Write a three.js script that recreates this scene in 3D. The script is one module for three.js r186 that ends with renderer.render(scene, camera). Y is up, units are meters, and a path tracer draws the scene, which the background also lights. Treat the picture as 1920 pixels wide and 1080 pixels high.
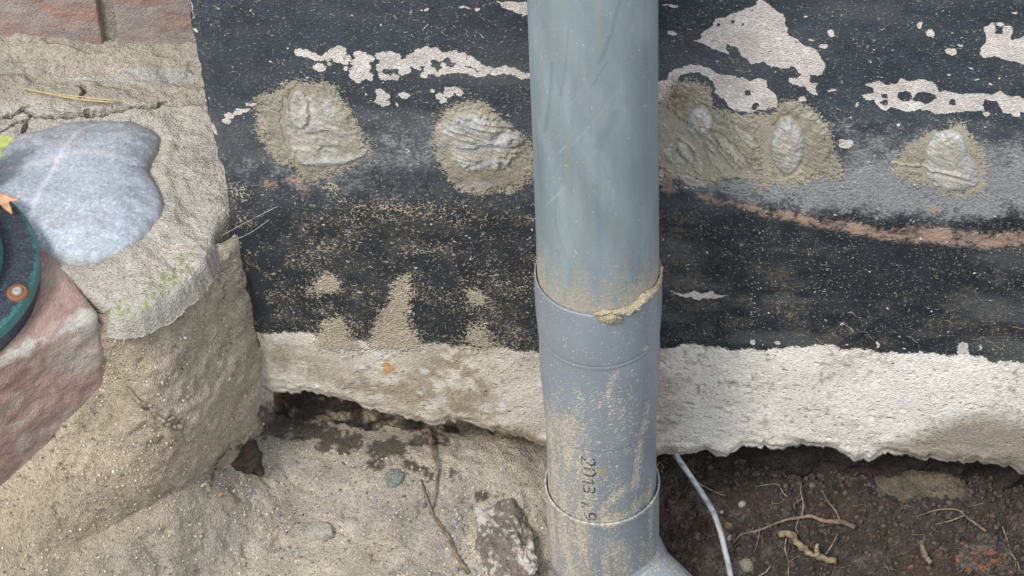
import * as THREE from 'three';
import { mergeGeometries, mergeVertices } from 'three/addons/utils/BufferGeometryUtils.js';

// ------------------------------------------------------------------ camera, sky, sun, exposure
const scene = new THREE.Scene();
const RAD = Math.PI / 180, FOCAL = 6897;                       // focal length in pixels of a 1920 x 1080 picture
const camera = new THREE.PerspectiveCamera(2 * Math.atan(540 / FOCAL) / RAD, 16 / 9, 0.05, 300);
{
  const pitch = 46 * RAD, yaw = 8 * RAD, dist = 2.527;
  camera.position.set(dist * Math.cos(pitch) * Math.sin(yaw), dist * Math.sin(pitch), dist * Math.cos(pitch) * Math.cos(yaw));
  camera.lookAt(0, 0, 0); camera.rotateZ(-2.53 * RAD); camera.updateMatrixWorld(true);
}
const renderer = new THREE.WebGLRenderer({ antialias: true });
renderer.setSize(1024, 576);
renderer.toneMapping = THREE.LinearToneMapping;
renderer.toneMappingExposure = 2.1;
renderer.shadowMap.enabled = true;
{ // overcast sky: even cloud, a little brighter overhead
  const w = 64, h = 32, d = new Float32Array(w * h * 4);
  for (let j = 0; j < h; j++) for (let i = 0; i < w; i++) {
    const el = Math.sin((j + 0.5 - h / 2) / h * Math.PI), k = (j + 0) * w + i;
    const b = 0.45 + 0.62 * Math.max(0, el);
    d[k * 4] = b * 0.94; d[k * 4 + 1] = b * 0.99; d[k * 4 + 2] = b * 1.06; d[k * 4 + 3] = 1;
  }
  const t = new THREE.DataTexture(d, w, h, THREE.RGBAFormat, THREE.FloatType);
  t.mapping = THREE.EquirectangularReflectionMapping; t.magFilter = t.minFilter = THREE.LinearFilter; t.needsUpdate = true;
  scene.background = t; scene.environment = t;
}
const sun = new THREE.DirectionalLight(0xfff8ee, 1.3);
sun.position.set(-1.6, 3.4, 2.2); sun.target.position.set(0, 0, 0);
sun.castShadow = true; sun.shadow.radius = 26; sun.shadow.mapSize.set(2048, 2048);
Object.assign(sun.shadow.camera, { left: -1.5, right: 1.5, top: 1.5, bottom: -1.5, near: 0.1, far: 12 });
scene.add(sun, sun.target);

// ------------------------------------------------------------------ survey helpers: where a sight line meets a plane of the place
const EYE = camera.position, INV = camera.matrixWorldInverse.elements;
const ray = (u, v) => new THREE.Vector3((u - 960) / FOCAL, (540 - v) / FOCAL, -1).applyQuaternion(camera.quaternion);
const onZ = (u, v, z = 0) => { const d = ray(u, v), t = (z - EYE.z) / d.z; return [EYE.x + d.x * t, EYE.y + d.y * t, z]; };
const onY = (u, v, y) => { const d = ray(u, v), t = (y - EYE.y) / d.y; return [EYE.x + d.x * t, y, EYE.z + d.z * t]; };
const chart = (x, y, z) => {
  const a = INV[0] * x + INV[4] * y + INV[8] * z + INV[12], b = INV[1] * x + INV[5] * y + INV[9] * z + INV[13], c = INV[2] * x + INV[6] * y + INV[10] * z + INV[14];
  return [960 - a / c * FOCAL, 540 + b / c * FOCAL];
};

// ------------------------------------------------------------------ noise
let seed = 20240517;
const rnd = () => { seed = (seed + 0x6d2b79f5) | 0; let t = Math.imul(seed ^ (seed >>> 15), 1 | seed); t = (t + Math.imul(t ^ (t >>> 7), 61 | t)) ^ t; return ((t ^ (t >>> 14)) >>> 0) / 4294967296; };
const rr = (a, b) => a + (b - a) * rnd();
const PERM = new Uint16Array(2048), VAL = new Float32Array(1024);
for (let i = 0; i < 1024; i++) { PERM[i] = i; VAL[i] = rnd(); }
for (let i = 1023; i > 0; i--) { const j = Math.floor(rnd() * (i + 1)); [PERM[i], PERM[j]] = [PERM[j], PERM[i]]; }
for (let i = 0; i < 1024; i++) PERM[i + 1024] = PERM[i];
const n2 = (x, y) => {
  const fx = Math.floor(x), fy = Math.floor(y); let a = x - fx, b = y - fy; a = a * a * (3 - 2 * a); b = b * b * (3 - 2 * b);
  const X = fx & 1023, X1 = (fx + 1) & 1023, Y = fy & 1023, Y1 = (fy + 1) & 1023;
  const p = VAL[PERM[PERM[X] + Y]], q = VAL[PERM[PERM[X1] + Y]], r = VAL[PERM[PERM[X] + Y1]], s = VAL[PERM[PERM[X1] + Y1]];
  return p + (q - p) * a + (r - p + (p - q - r + s) * a) * b;
};
const n3 = (x, y, z) => {
  const fz = Math.floor(z); let c = z - fz; c = c * c * (3 - 2 * c);
  const p = n2(x + fz * 17.31, y + fz * 9.73), q = n2(x + (fz + 1) * 17.31, y + (fz + 1) * 9.73);
  return p + (q - p) * c;
};
const fbm = (x, y, o = 4) => { let s = 0, a = 0.5, t = 0; for (let i = 0; i < o; i++) { s += a * n2(x, y); t += a; a *= 0.5; x = x * 2.03 + 11.7; y = y * 2.03 + 5.3; } return s / t; };
const fbm3 = (x, y, z, o = 4) => { let s = 0, a = 0.5, t = 0; for (let i = 0; i < o; i++) { s += a * n3(x, y, z); t += a; a *= 0.5; x = x * 2.03 + 11.7; y = y * 2.03 + 5.3; z = z * 2.03 + 3.1; } return s / t; };
const ridge = (x, y, o = 3) => 1 - Math.abs(2 * fbm(x, y, o) - 1) * 2;
const hash = (i, j, k) => { let h = Math.imul(i, 374761393) + Math.imul(j, 668265263) + Math.imul(k, 2147483647 - 1640531527); h = Math.imul(h ^ (h >>> 13), 1274126177); h ^= h >>> 16; return (h >>> 0) / 4294967296; };
const clamp = (x, a = 0, b = 1) => x < a ? a : x > b ? b : x;
const sst = (a, b, x) => { x = clamp((x - a) / (b - a)); return x * x * (3 - 2 * x); };
const mix = (a, b, t) => a + (b - a) * t;
const mixc = (o, c, t) => { o[0] += (c[0] - o[0]) * t; o[1] += (c[1] - o[1]) * t; o[2] += (c[2] - o[2]) * t; };
const LUT = new Uint8Array(16385); for (let i = 0; i <= 16384; i++) { const x = i / 16384; LUT[i] = Math.round(255 * (x <= 0.0031308 ? 12.92 * x : 1.055 * Math.pow(x, 1 / 2.4) - 0.055)); }
const toS = (x) => LUT[(clamp(x) * 16384) | 0];
// one loose grain in each cell of a lattice, with a probability; tone is the grain's own random number
let tone = 0;
const grain = (x, y, cell, prob, k, big = 1) => {
  const i = Math.floor(x / cell), j = Math.floor(y / cell);
  if (hash(i, j, k) > prob) return 0;
  const r1 = hash(i, j, k + 1), r2 = hash(i, j, k + 2), r3 = hash(i, j, k + 3); tone = hash(i, j, k + 4);
  const dx = x / cell - i - 0.3 - 0.4 * r1, dy = y / cell - j - 0.3 - 0.4 * r2, c = Math.cos(r3 * 6.3), s = Math.sin(r3 * 6.3);
  const rad = (0.12 + 0.17 * tone) * big, d = Math.hypot((dx * c + dy * s), (dy * c - dx * s) * 1.5);
  return clamp((rad - d) / (rad * 0.5) + 0.2);
};
// clumps of grains: 0..1 where a share of the surface is covered
const clump = (x, y, share) => share <= 0.005 ? 0 : sst(0.76 - 0.52 * share, 0.84 - 0.52 * share, n2(x * 900 + 3, y * 900) * 0.5 + n2(x * 1900, y * 1900 + 8) * 0.5);
// polygons / polylines
const inPoly = (p, x, y) => { let c = false; for (let i = 0, j = p.length - 1; i < p.length; j = i++) { const [xi, yi] = p[i], [xj, yj] = p[j]; if ((yi > y) !== (yj > y) && x < (xj - xi) * (y - yi) / (yj - yi) + xi) c = !c; } return c; };
const segD = (x, y, a, b) => { const dx = b[0] - a[0], dy = b[1] - a[1], t = clamp(((x - a[0]) * dx + (y - a[1]) * dy) / (dx * dx + dy * dy)); return Math.hypot(x - a[0] - dx * t, y - a[1] - dy * t); };
const lineD = (p, x, y) => { let d = 1e9; for (let i = 1; i < p.length; i++) d = Math.min(d, segD(x, y, p[i - 1], p[i])); return d; };
const sdf = (p, x, y) => { let d = lineD(p, x, y); d = Math.min(d, segD(x, y, p[p.length - 1], p[0])); return inPoly(p, x, y) ? d : -d; };
const along = (p, x) => { if (x <= p[0][0]) return p[0][1]; for (let i = 1; i < p.length; i++) if (x <= p[i][0]) return mix(p[i - 1][1], p[i][1], (x - p[i - 1][0]) / (p[i][0] - p[i - 1][0])); return p[p.length - 1][1]; };

// ------------------------------------------------------------------ textures and materials
function dataTex(w, h, data, srgb, wrap = THREE.RepeatWrapping) {
  const t = new THREE.DataTexture(data, w, h, THREE.RGBAFormat, THREE.UnsignedByteType);
  t.magFilter = THREE.LinearFilter; t.minFilter = THREE.LinearMipmapLinearFilter; t.generateMipmaps = true; t.wrapS = t.wrapT = wrap;
  if (srgb) t.colorSpace = THREE.SRGBColorSpace; t.needsUpdate = true; return t;
}
// fn(i, j, out) fills out = [r, g, b (linear), height 0..1, roughness 0..1]
function surfaceMaps(w, h, fn, { wrap, rough = false } = {}) {
  const c = new Uint8Array(w * h * 4), b = new Uint8Array(w * h * 4), g = rough ? new Uint8Array(w * h * 4) : null, o = [0, 0, 0, 0, 1];
  for (let j = 0; j < h; j++) for (let i = 0; i < w; i++) {
    o[4] = 1; fn(i, j, o); const k = (j * w + i) * 4;
    c[k] = toS(o[0]); c[k + 1] = toS(o[1]); c[k + 2] = toS(o[2]); c[k + 3] = 255;
    b[k] = b[k + 1] = b[k + 2] = clamp(o[3]) * 255; b[k + 3] = 255;
    if (g) { g[k] = 0; g[k + 1] = clamp(o[4]) * 255; g[k + 2] = 0; g[k + 3] = 255; }
  }
  return { map: dataTex(w, h, c, true, wrap), bumpMap: dataTex(w, h, b, false, wrap), ...(g ? { roughnessMap: dataTex(w, h, g, false, wrap) } : {}) };
}
// tiling noise: blends the four corners so that a tile closes on itself
const tileN = (f, x, y, s) => { const a = x / s, b = y / s; return f(x, y) * (1 - a) * (1 - b) + f(x - s, y) * a * (1 - b) + f(x, y - s) * (1 - a) * b + f(x - s, y - s) * a * b; };
const std = (o) => new THREE.MeshStandardMaterial({ roughness: 1, metalness: 0, side: THREE.DoubleSide, ...o });

// grains of sand, multiplied with the vertex colour; tile is 0.16 m
const GT = 768, GS = 0.16;
const sandMaps = surfaceMaps(GT, GT, (i, j, o) => {
  const x = i / GT * GS, y = j / GT * GS, f = hash(i >> 1, j >> 1, 5), c = hash(i >> 2, j >> 2, 9);
  const w = n2(x * 950, y * 950), w2 = n2(x * 420 + 5, y * 420); let k = 0.44 + 0.14 * f + 0.3 * c + 0.32 * w + 0.12 * (w2 - 0.5);
  o[0] = k; o[1] = k * 0.985; o[2] = k * (0.94 + 0.05 * f); o[3] = 0.2 * f + 0.4 * c + 0.4 * w;
  const g = grain(x, y, 0.16 / 60, 0.24, 40, 1.3); if (g > 0.3) { const q = tone < 0.45 ? [0.2, 0.18, 0.16] : tone < 0.8 ? [1, 0.97, 0.9] : [0.75, 0.5, 0.28]; mixc(o, q, g * 0.75); o[3] += 0.25 * g; }
});
const soilMaps = surfaceMaps(GT, GT, (i, j, o) => {
  const x = i / GT * GS, y = j / GT * GS, f = hash(i >> 1, j >> 1, 15), c = tileN((a, b) => fbm(a * 320, b * 320, 4), x, y, GS);
  const h = hash(i >> 2, j >> 2, 16), w = n2(x * 800, y * 800); let k = 0.02 + 0.55 * c + 0.14 * f + 0.34 * h + 0.4 * w; o[0] = k; o[1] = k * 0.96; o[2] = k * 0.93; o[3] = 0.5 * c + 0.25 * h + 0.35 * w;
  const g = grain(x, y, 0.16 / 56, 0.17, 60, 1.2); if (g > 0.4 && tone > 0.35) { mixc(o, [1, 0.98, 0.96], g * 0.8); }
});
const concreteMaps = surfaceMaps(GT, GT, (i, j, o) => {
  const x = i / GT * GS, y = j / GT * GS, f = hash(i >> 1, j >> 1, 25), c = tileN((a, b) => fbm(a * 260, b * 260, 4), x, y, GS);
  const h = hash(i >> 2, j >> 2, 26), w = n2(x * 850, y * 850); let k = 0.42 + 0.26 * c + 0.1 * f + 0.26 * h + 0.26 * w; o[0] = k; o[1] = k * 0.985; o[2] = k * 0.96; o[3] = 0.35 * c + 0.35 * h + 0.35 * w;
  const g = grain(x, y, 0.16 / 44, 0.3, 80, 1.5); if (g > 0.3) { mixc(o, tone < 0.4 ? [0.32, 0.28, 0.25] : tone < 0.85 ? [1, 0.98, 0.95] : [0.75, 0.45, 0.3], g * 0.6); o[3] += 0.15 * g; }
});
const brickMaps = surfaceMaps(GT, GT, (i, j, o) => {
  const x = i / GT * GS, y = j / GT * GS, f = hash(i >> 1, j >> 1, 35), c = tileN((a, b) => fbm(a * 130, b * 330, 4), x, y, GS);
  const h = hash(i >> 2, j >> 2, 36), w = n2(x * 850, y * 850); let k = 0.5 + 0.3 * c + 0.08 * f + 0.18 * h + 0.2 * w - 0.06; o[0] = k; o[1] = k; o[2] = k; o[3] = 0.5 * c + 0.25 * h + 0.25 * w;
  const g = grain(x, y, 0.16 / 62, 0.14, 90); if (g > 0.3) { mixc(o, tone < 0.4 ? [0.4, 0.36, 0.34] : [1, 1, 1], g * 0.6); }
});
const M = {
  sand: std({ ...sandMaps, bumpScale: 0.0012, vertexColors: true }),
  soil: std({ ...soilMaps, bumpScale: 0.0024, vertexColors: true, roughness: 0.9 }),
  concrete: std({ ...concreteMaps, bumpScale: 0.0018, vertexColors: true }),
  brick: std({ ...brickMaps, bumpScale: 0.0012, vertexColors: true }),
  stone: std({ ...brickMaps, bumpScale: 0.0004, vertexColors: true, roughness: 0.62 }),
  mortar: std({ ...concreteMaps, bumpScale: 0.0005, vertexColors: true, roughness: 0.8 }),
};

// ------------------------------------------------------------------ object helpers
const taken = {};
const numbered = (n) => { const k = taken[n] = (taken[n] ?? -1) + 1; return k ? n + '_' + String(k).padStart(3, '0') : n; };
const lit = (m) => { m.castShadow = m.receiveShadow = true; return m; };
function tag(o, label, category, group, kind) { o.userData.label = label; o.userData.category = category; if (group) o.userData.group = group; if (kind) o.userData.kind = kind; return o; }
function thing(name, label, category, group) { const o = new THREE.Group(); o.name = numbered(name); scene.add(o); return tag(o, label, category, group); }
function part(name, geo, mat, parent) { const m = lit(new THREE.Mesh(geo, mat)); m.name = name; parent.add(m); return m; }
function solo(name, geo, mat, label, category, group) { const m = lit(new THREE.Mesh(geo, mat)); m.name = numbered(name); scene.add(m); return tag(m, label, category, group); }
function struct(name, geo, mat) { const m = lit(new THREE.Mesh(geo, mat)); m.name = name; m.userData.kind = 'structure'; scene.add(m); return m; }

function geom(pos, idx, uv, col) {
  const g = new THREE.BufferGeometry();
  g.setAttribute('position', new THREE.Float32BufferAttribute(pos, 3));
  if (uv) g.setAttribute('uv', new THREE.Float32BufferAttribute(uv, 2));
  if (col) g.setAttribute('color', new THREE.Float32BufferAttribute(col, 3));
  g.setIndex(idx); g.computeVertexNormals(); return g;
}
// grid of nx x ny points; fn(a, b, p, uv, c) returns false where the sheet is absent
function sheet(nx, ny, fn, flip = false) {
  const pos = new Float32Array(nx * ny * 3), uv = new Float32Array(nx * ny * 2), col = new Float32Array(nx * ny * 3), ok = new Uint8Array(nx * ny), idx = [], p = [0, 0, 0], t = [0, 0], c = [1, 1, 1];
  for (let j = 0; j < ny; j++) for (let i = 0; i < nx; i++) {
    const k = j * nx + i; c[0] = c[1] = c[2] = 1; ok[k] = fn(i / (nx - 1), j / (ny - 1), p, t, c) === false ? 0 : 1;
    pos.set(p, k * 3); uv.set(t, k * 2); col.set(c, k * 3);
  }
  for (let j = 0; j < ny - 1; j++) for (let i = 0; i < nx - 1; i++) {
    const a = j * nx + i, b = a + 1, d = a + nx, e = d + 1; if (!(ok[a] && ok[b] && ok[d] && ok[e])) continue;
    if (flip) idx.push(a, d, b, b, d, e); else idx.push(a, b, d, b, e, d);
  }
  // drop unused points
  const map = new Int32Array(nx * ny).fill(-1); let n = 0; for (const i of idx) if (map[i] < 0) map[i] = n++;
  const P = new Float32Array(n * 3), U = new Float32Array(n * 2), C = new Float32Array(n * 3);
  for (let i = 0; i < map.length; i++) if (map[i] >= 0) { P.set(pos.subarray(i * 3, i * 3 + 3), map[i] * 3); U.set(uv.subarray(i * 2, i * 2 + 2), map[i] * 2); C.set(col.subarray(i * 3, i * 3 + 3), map[i] * 3); }
  return geom(P, idx.map((i) => map[i]), U, C);
}
// push the points of a sheet in and out along its normals
function roughen(g, amp, freq, o = 4) {
  const p = g.attributes.position, n = g.attributes.normal; for (let i = 0; i < p.count; i++) { const x = p.getX(i), y = p.getY(i), z = p.getZ(i), k = amp * 2 * (fbm3(x * freq + 31, y * freq + 17, z * freq + 5, o) - 0.5); p.setXYZ(i, x + n.getX(i) * k, y + n.getY(i) * k, z + n.getZ(i) * k); }
  g.computeVertexNormals(); return g;
}
// surface of revolution about a vertical axis; profile is [[radius, y], ...]
function revolve(profile, seg, cx, cz, y0, y1, wob) {
  const n = profile.length, pos = [], uv = [], idx = [];
  for (let j = 0; j < n; j++) for (let i = 0; i <= seg; i++) {
    const a = (i / seg - 0.5) * 2 * Math.PI, r = profile[j][0] + (wob ? wob(a, profile[j][1]) : 0);
    pos.push(cx + r * Math.sin(a), profile[j][1], cz + r * Math.cos(a)); uv.push(i / seg, (profile[j][1] - y0) / (y1 - y0));
  }
  for (let j = 0; j < n - 1; j++) for (let i = 0; i < seg; i++) { const a = j * (seg + 1) + i, b = a + 1, d = a + seg + 1, e = d + 1; idx.push(a, d, b, b, d, e); }
  const g = geom(pos, idx, uv); const nm = g.attributes.normal;                 // close the seam
  for (let j = 0; j < n; j++) { const a = j * (seg + 1), b = a + seg, s = [0, 1, 2].map((q) => nm.array[a * 3 + q] + nm.array[b * 3 + q]), l = Math.hypot(...s) || 1; for (let q = 0; q < 3; q++) nm.array[a * 3 + q] = nm.array[b * 3 + q] = s[q] / l; }
  return g;
}
// tapering tube through points; radius is a number or a function of 0..1
function tube(pts, radius, { seg = 24, ring = 7, wob = 0, uvLen = GS, col, tension = 0.5 } = {}) {
  const curve = new THREE.CatmullRomCurve3(pts.map((p) => new THREE.Vector3(...p)), false, 'centripetal', tension), fr = curve.computeFrenetFrames(seg, false), L = curve.getLength();
  const pos = [], uv = [], idx = [], cc = [], off = rnd() * 100;
  for (let j = 0; j <= seg; j++) {
    const t = j / seg, c = curve.getPointAt(t), r0 = typeof radius === 'function' ? radius(t) : radius;
    for (let i = 0; i <= ring; i++) {
      const a = i % ring / ring * 2 * Math.PI, r = r0 * (1 + wob * (n3(Math.cos(a) * 1.3 + off, Math.sin(a) * 1.3, t * seg * 0.5) - 0.5) * 2), s = Math.cos(a), q = Math.sin(a), N = fr.normals[j], B = fr.binormals[j];
      pos.push(c.x + r * (s * N.x + q * B.x), c.y + r * (s * N.y + q * B.y), c.z + r * (s * N.z + q * B.z)); uv.push(i / ring * r0 * 6.28 / uvLen, t * L / uvLen);
      const k = col ? col(t, a) : [1, 1, 1]; cc.push(...k);
    }
  }
  for (let j = 0; j < seg; j++) for (let i = 0; i < ring; i++) { const a = j * (ring + 1) + i, b = a + 1, d = a + ring + 1, e = d + 1; idx.push(a, b, d, b, e, d); }
  for (const [row, p, f] of [[0, 0, 0], [seg, 1, 1]]) { const c = curve.getPointAt(p), k = pos.length / 3; pos.push(c.x, c.y, c.z); uv.push(0, 0); cc.push(...(col ? col(p, 0) : [1, 1, 1])); for (let i = 0; i < ring; i++) { const a = row * (ring + 1) + i; f ? idx.push(a, a + 1, k) : idx.push(a + 1, a, k); } }
  return geom(pos, idx, uv, cc);
}
// broken stone: a noisy ellipsoid
function rock(r, detail, amp, freq, color, vary = 0.15, flat = 0) {
  let g = new THREE.IcosahedronGeometry(1, detail); g.deleteAttribute('normal'); g.deleteAttribute('uv'); g = mergeVertices(g, 1e-4);
  const p = g.attributes.position, col = [], uv = [], o = rnd() * 200;
  for (let i = 0; i < p.count; i++) {
    let x = p.getX(i), y = p.getY(i), z = p.getZ(i); const n = fbm3(x * freq + o, y * freq + 7, z * freq + 3, 4), k = 1 + amp * (n - 0.5) * 2;
    if (flat) { const m = Math.max(Math.abs(x), Math.abs(y), Math.abs(z)); const s = mix(1, 0.8 / m, flat); x *= s; y *= s; z *= s; }
    p.setXYZ(i, x * k * r[0], y * k * r[1], z * k * r[2]);
    const f = 1 + vary * (fbm3(x * 6 + o, y * 6, z * 6, 3) - 0.5) * 3; col.push(color[0] * f, color[1] * f, color[2] * f); uv.push((x * r[0] + y * r[1] * 0.6) / GS + o, (z * r[2] - y * r[1] * 0.8) / GS);
  }
  g.setAttribute('color', new THREE.Float32BufferAttribute(col, 3)); g.setAttribute('uv', new THREE.Float32BufferAttribute(uv, 2)); g.computeVertexNormals(); return g;
}
// box with rounded, uneven edges; paint(x, y, z, c) sets the colour and may return an outward swelling
function block(sx, sy, sz, nx, ny, nz, round, amp, freq, paint) {
  let g = new THREE.BoxGeometry(sx, sy, sz, nx, ny, nz); g.deleteAttribute('normal'); g.deleteAttribute('uv'); g = mergeVertices(g, 1e-6);
  const p = g.attributes.position, col = [], uv = [], o = rnd() * 100, c = [1, 1, 1];
  for (let i = 0; i < p.count; i++) {
    let x = p.getX(i), y = p.getY(i), z = p.getZ(i);
    const qx = clamp(x, -sx / 2 + round, sx / 2 - round), qy = clamp(y, -sy / 2 + round, sy / 2 - round), qz = clamp(z, -sz / 2 + round, sz / 2 - round);
    let dx = x - qx, dy = y - qy, dz = z - qz; const l = Math.hypot(dx, dy, dz) || 1; dx /= l; dy /= l; dz /= l;
    const sw = paint(x, y, z, c) || 0, e = round + sw + amp * (fbm3(x * freq + o, y * freq, z * freq, 4) - 0.6) * 2;
    p.setXYZ(i, qx + dx * e, qy + dy * e, qz + dz * e); col.push(...c); uv.push((x + z * 0.9) / GS + o, (y + z * 0.5) / GS);
  }
  g.setAttribute('color', new THREE.Float32BufferAttribute(col, 3)); g.setAttribute('uv', new THREE.Float32BufferAttribute(uv, 2)); g.computeVertexNormals(); return g;
}

// ------------------------------------------------------------------ the coated wall: its skin of plaster
const WX0 = -0.24, WX1 = 0.56, WY0 = -0.2, WY1 = 0.4, TW = 2048, TH = 1536;
const wallPt = (u, v) => onZ(u, v, 0);
function wallMask(scale, draw, blur = 0) {                      // a mask drawn on the wall plane, in its own metres
  const w = TW / scale, h = TH / scale, cv = document.createElement('canvas'); cv.width = w; cv.height = h;
  const ctx = cv.getContext('2d'); ctx.fillStyle = '#000'; ctx.fillRect(0, 0, w, h); ctx.fillStyle = ctx.strokeStyle = '#fff'; ctx.lineCap = ctx.lineJoin = 'round';
  const q = ([u, v]) => { const [x, y] = wallPt(u, v); return [(x - WX0) / (WX1 - WX0) * w, (1 - (y - WY0) / (WY1 - WY0)) * h]; };
  const S = 1 / 2729 / (WX1 - WX0) * w;
  draw({
    poly: (pts, tone = 255) => { ctx.fillStyle = `rgb(${tone},${tone},${tone})`; ctx.beginPath(); pts.forEach((p, i) => ctx[i ? 'lineTo' : 'moveTo'](...q(p))); ctx.closePath(); ctx.fill(); },
    blob: (u, v, ru, rv = ru, tone = 255, rot = 0) => { ctx.fillStyle = `rgb(${tone},${tone},${tone})`; const [x, y] = q([u, v]); ctx.beginPath(); ctx.ellipse(x, y, ru * S, rv * S * 1.44, rot, 0, 7); ctx.fill(); },
    line: (pts, wd, tone = 255) => { ctx.strokeStyle = `rgb(${tone},${tone},${tone})`; ctx.lineWidth = wd * S; ctx.beginPath(); pts.forEach((p, i) => ctx[i ? 'lineTo' : 'moveTo'](...q(p))); ctx.stroke(); },
  });
  const d = ctx.getImageData(0, 0, w, h).data, m = new Float32Array(w * h);
  for (let i = 0; i < m.length; i++) m[i] = d[i * 4] / 255;
  const pass = (src, dst, n, len, sa, sb) => { const r = Math.round(blur / scale); for (let a = 0; a < n; a++) { let s = 0; const o = a * sa; for (let b = -r; b <= r; b++) s += src[o + clamp(b, 0, len - 1) * sb]; for (let b = 0; b < len; b++) { dst[o + b * sb] = s / (2 * r + 1); s += src[o + Math.min(len - 1, b + r + 1) * sb] - src[o + Math.max(0, b - r) * sb]; } } };
  if (blur) { const t = new Float32Array(w * h); for (let k = 0; k < 2; k++) { pass(m, t, h, w, w, 1); pass(t, m, w, h, 1, w); } }
  return (x, y) => {
    const fx = clamp((x - WX0) / (WX1 - WX0) * w - 0.5, 0, w - 1.01), fy = clamp((1 - (y - WY0) / (WY1 - WY0)) * h - 0.5, 0, h - 1.01), i = fx | 0, j = fy | 0, a = fx - i, b = fy - j, k = j * w + i;
    return (m[k] * (1 - a) + m[k + 1] * a) * (1 - b) + (m[k + w] * (1 - a) + m[k + w + 1] * a) * b;
  };
}
const z4 = (pts) => pts.map(([x, y, ...r]) => [480 + x / 2.769, y / 2.769, ...r]);         // notes taken on an enlargement
const zR = (pts) => pts.map(([x, y, ...r]) => [1220 + x / 2.7, y / 2.7, ...r]);
const flakes = wallMask(1, ({ poly, blob, line }) => {
  for (const [u, v, r, q] of z4([[225, 278, 11], [255, 285, 11], [285, 292, 9], [310, 300, 9], [335, 308, 7], [330, 352, 14, 8], [306, 352, 6], [370, 300, 10], [405, 275, 12], [440, 268, 13], [420, 305, 10], [455, 310, 12], [478, 300, 8], [380, 335, 5], [535, 285, 10], [560, 300, 14], [590, 305, 10], [530, 335, 16], [560, 345, 14], [520, 370, 14], [550, 380, 14], [585, 395, 9], [525, 405, 12], [500, 400, 8], [645, 290, 11], [670, 300, 14], [700, 295, 14], [735, 295, 9], [660, 335, 10], [640, 350, 9], [690, 330, 14], [730, 330, 12], [760, 335, 14], [790, 320, 12], [800, 295, 9], [760, 370, 10], [785, 365, 8], [660, 400, 9], [690, 405, 7], [720, 400, 9], [650, 385, 6], [830, 345, 9], [820, 300, 12], [850, 290, 16], [890, 275, 16], [930, 275, 14], [950, 290, 11], [880, 310, 14], [855, 320, 10], [980, 285, 7], [1010, 280, 10], [1030, 265, 6], [1040, 300, 14], [1075, 300, 14], [1110, 315, 12], [1140, 330, 11], [1060, 325, 12], [1160, 345, 10], [895, 360, 12], [915, 365, 9], [875, 388, 8], [940, 380, 8], [970, 370, 9], [1000, 360, 10], [1030, 355, 9], [1060, 352, 9], [1090, 360, 9], [1120, 370, 9], [1150, 385, 8], [1175, 380, 9], [1185, 360, 9], [1210, 360, 9], [1235, 372, 9], [1265, 370, 9], [1290, 358, 10], [1310, 370, 9], [1335, 370, 9], [1360, 385, 9], [1385, 395, 8], [1410, 395, 8], [970, 335, 7],
    [640, 480, 12, 9], [650, 510, 13, 11], [635, 530, 8], [675, 505, 8], [660, 540, 7], [685, 540, 5], [770, 500, 11, 9], [730, 540, 5], [1020, 460, 17, 8], [1055, 478, 9], [1000, 480, 10], [955, 495, 10], [970, 515, 9], [960, 530, 5], [912, 466, 4], [880, 52, 4], [855, 52, 3], [1085, 35, 10, 3], [1150, 45, 6, 4], [462, 355, 6]])) blob(u, v, r * 0.86, (q ?? r) * 0.72);
  poly(z4([[1240, 0], [1420, 0], [1420, 72], [1390, 80], [1350, 60], [1310, 45], [1280, 30], [1260, 12]]));
  poly(zR([[215, 205], [255, 200], [262, 170], [300, 145], [330, 100], [380, 88], [400, 78], [470, 50], [530, 28], [550, -12], [600, 25], [640, 60], [668, 85], [690, 160], [700, 185], [740, 200], [790, 240], [840, 245], [852, 285], [880, 330], [878, 385], [840, 395], [806, 385], [810, 420], [838, 430], [840, 490], [805, 480], [780, 445], [735, 440], [690, 425], [700, 405], [750, 400], [760, 385], [720, 345], [660, 360], [600, 345], [575, 325], [505, 335], [490, 300], [450, 285], [440, 250], [380, 230], [395, 280], [340, 270], [290, 240]]));
  poly(zR([[28, 410], [75, 405], [85, 380], [130, 350], [190, 340], [250, 338], [300, 355], [350, 380], [420, 395], [470, 400], [510, 425], [545, 408], [580, 420], [585, 455], [620, 475], [640, 520], [638, 555], [590, 560], [560, 560], [510, 575], [450, 565], [400, 545], [370, 500], [330, 480], [320, 420], [270, 385], [200, 375], [140, 390], [130, 440], [100, 470], [70, 520], [28, 515]]));
  poly(zR([[1085, 435], [1150, 418], [1180, 420], [1195, 440], [1240, 430], [1260, 405], [1300, 412], [1380, 402], [1440, 430], [1455, 465], [1540, 465], [1570, 475], [1660, 470], [1720, 478], [1745, 470], [1770, 448], [1800, 480], [1850, 485], [1900, 495], [2000, 490], [2060, 530], [2000, 590], [1880, 560], [1865, 590], [1820, 580], [1790, 570], [1760, 530], [1740, 510], [1690, 500], [1680, 530], [1690, 560], [1650, 565], [1600, 560], [1560, 570], [1440, 582], [1400, 560], [1350, 562], [1280, 565], [1215, 545], [1195, 570], [1165, 560], [1130, 510], [1085, 512], [1066, 490], [1130, 475], [1125, 455]]));
  for (const [u, v, a, b, t] of zR([[1185, 490, 6, 4, 0], [1180, 525, 7, 4, 0], [1285, 495, 13, 8, 0], [1390, 498, 18, 9, 0], [1350, 505, 8, 5, 0], [1528, 520, 7, 5, 0], [1700, 570, 8, 4, 255], [345, 130, 3, 3, 0], [415, 110, 2, 3, 0], [464, 130, 2, 3, 0], [490, 480, 4, 4, 0], [525, 545, 6, 6, 0]])) blob(u, v, a, b, t);
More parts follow.
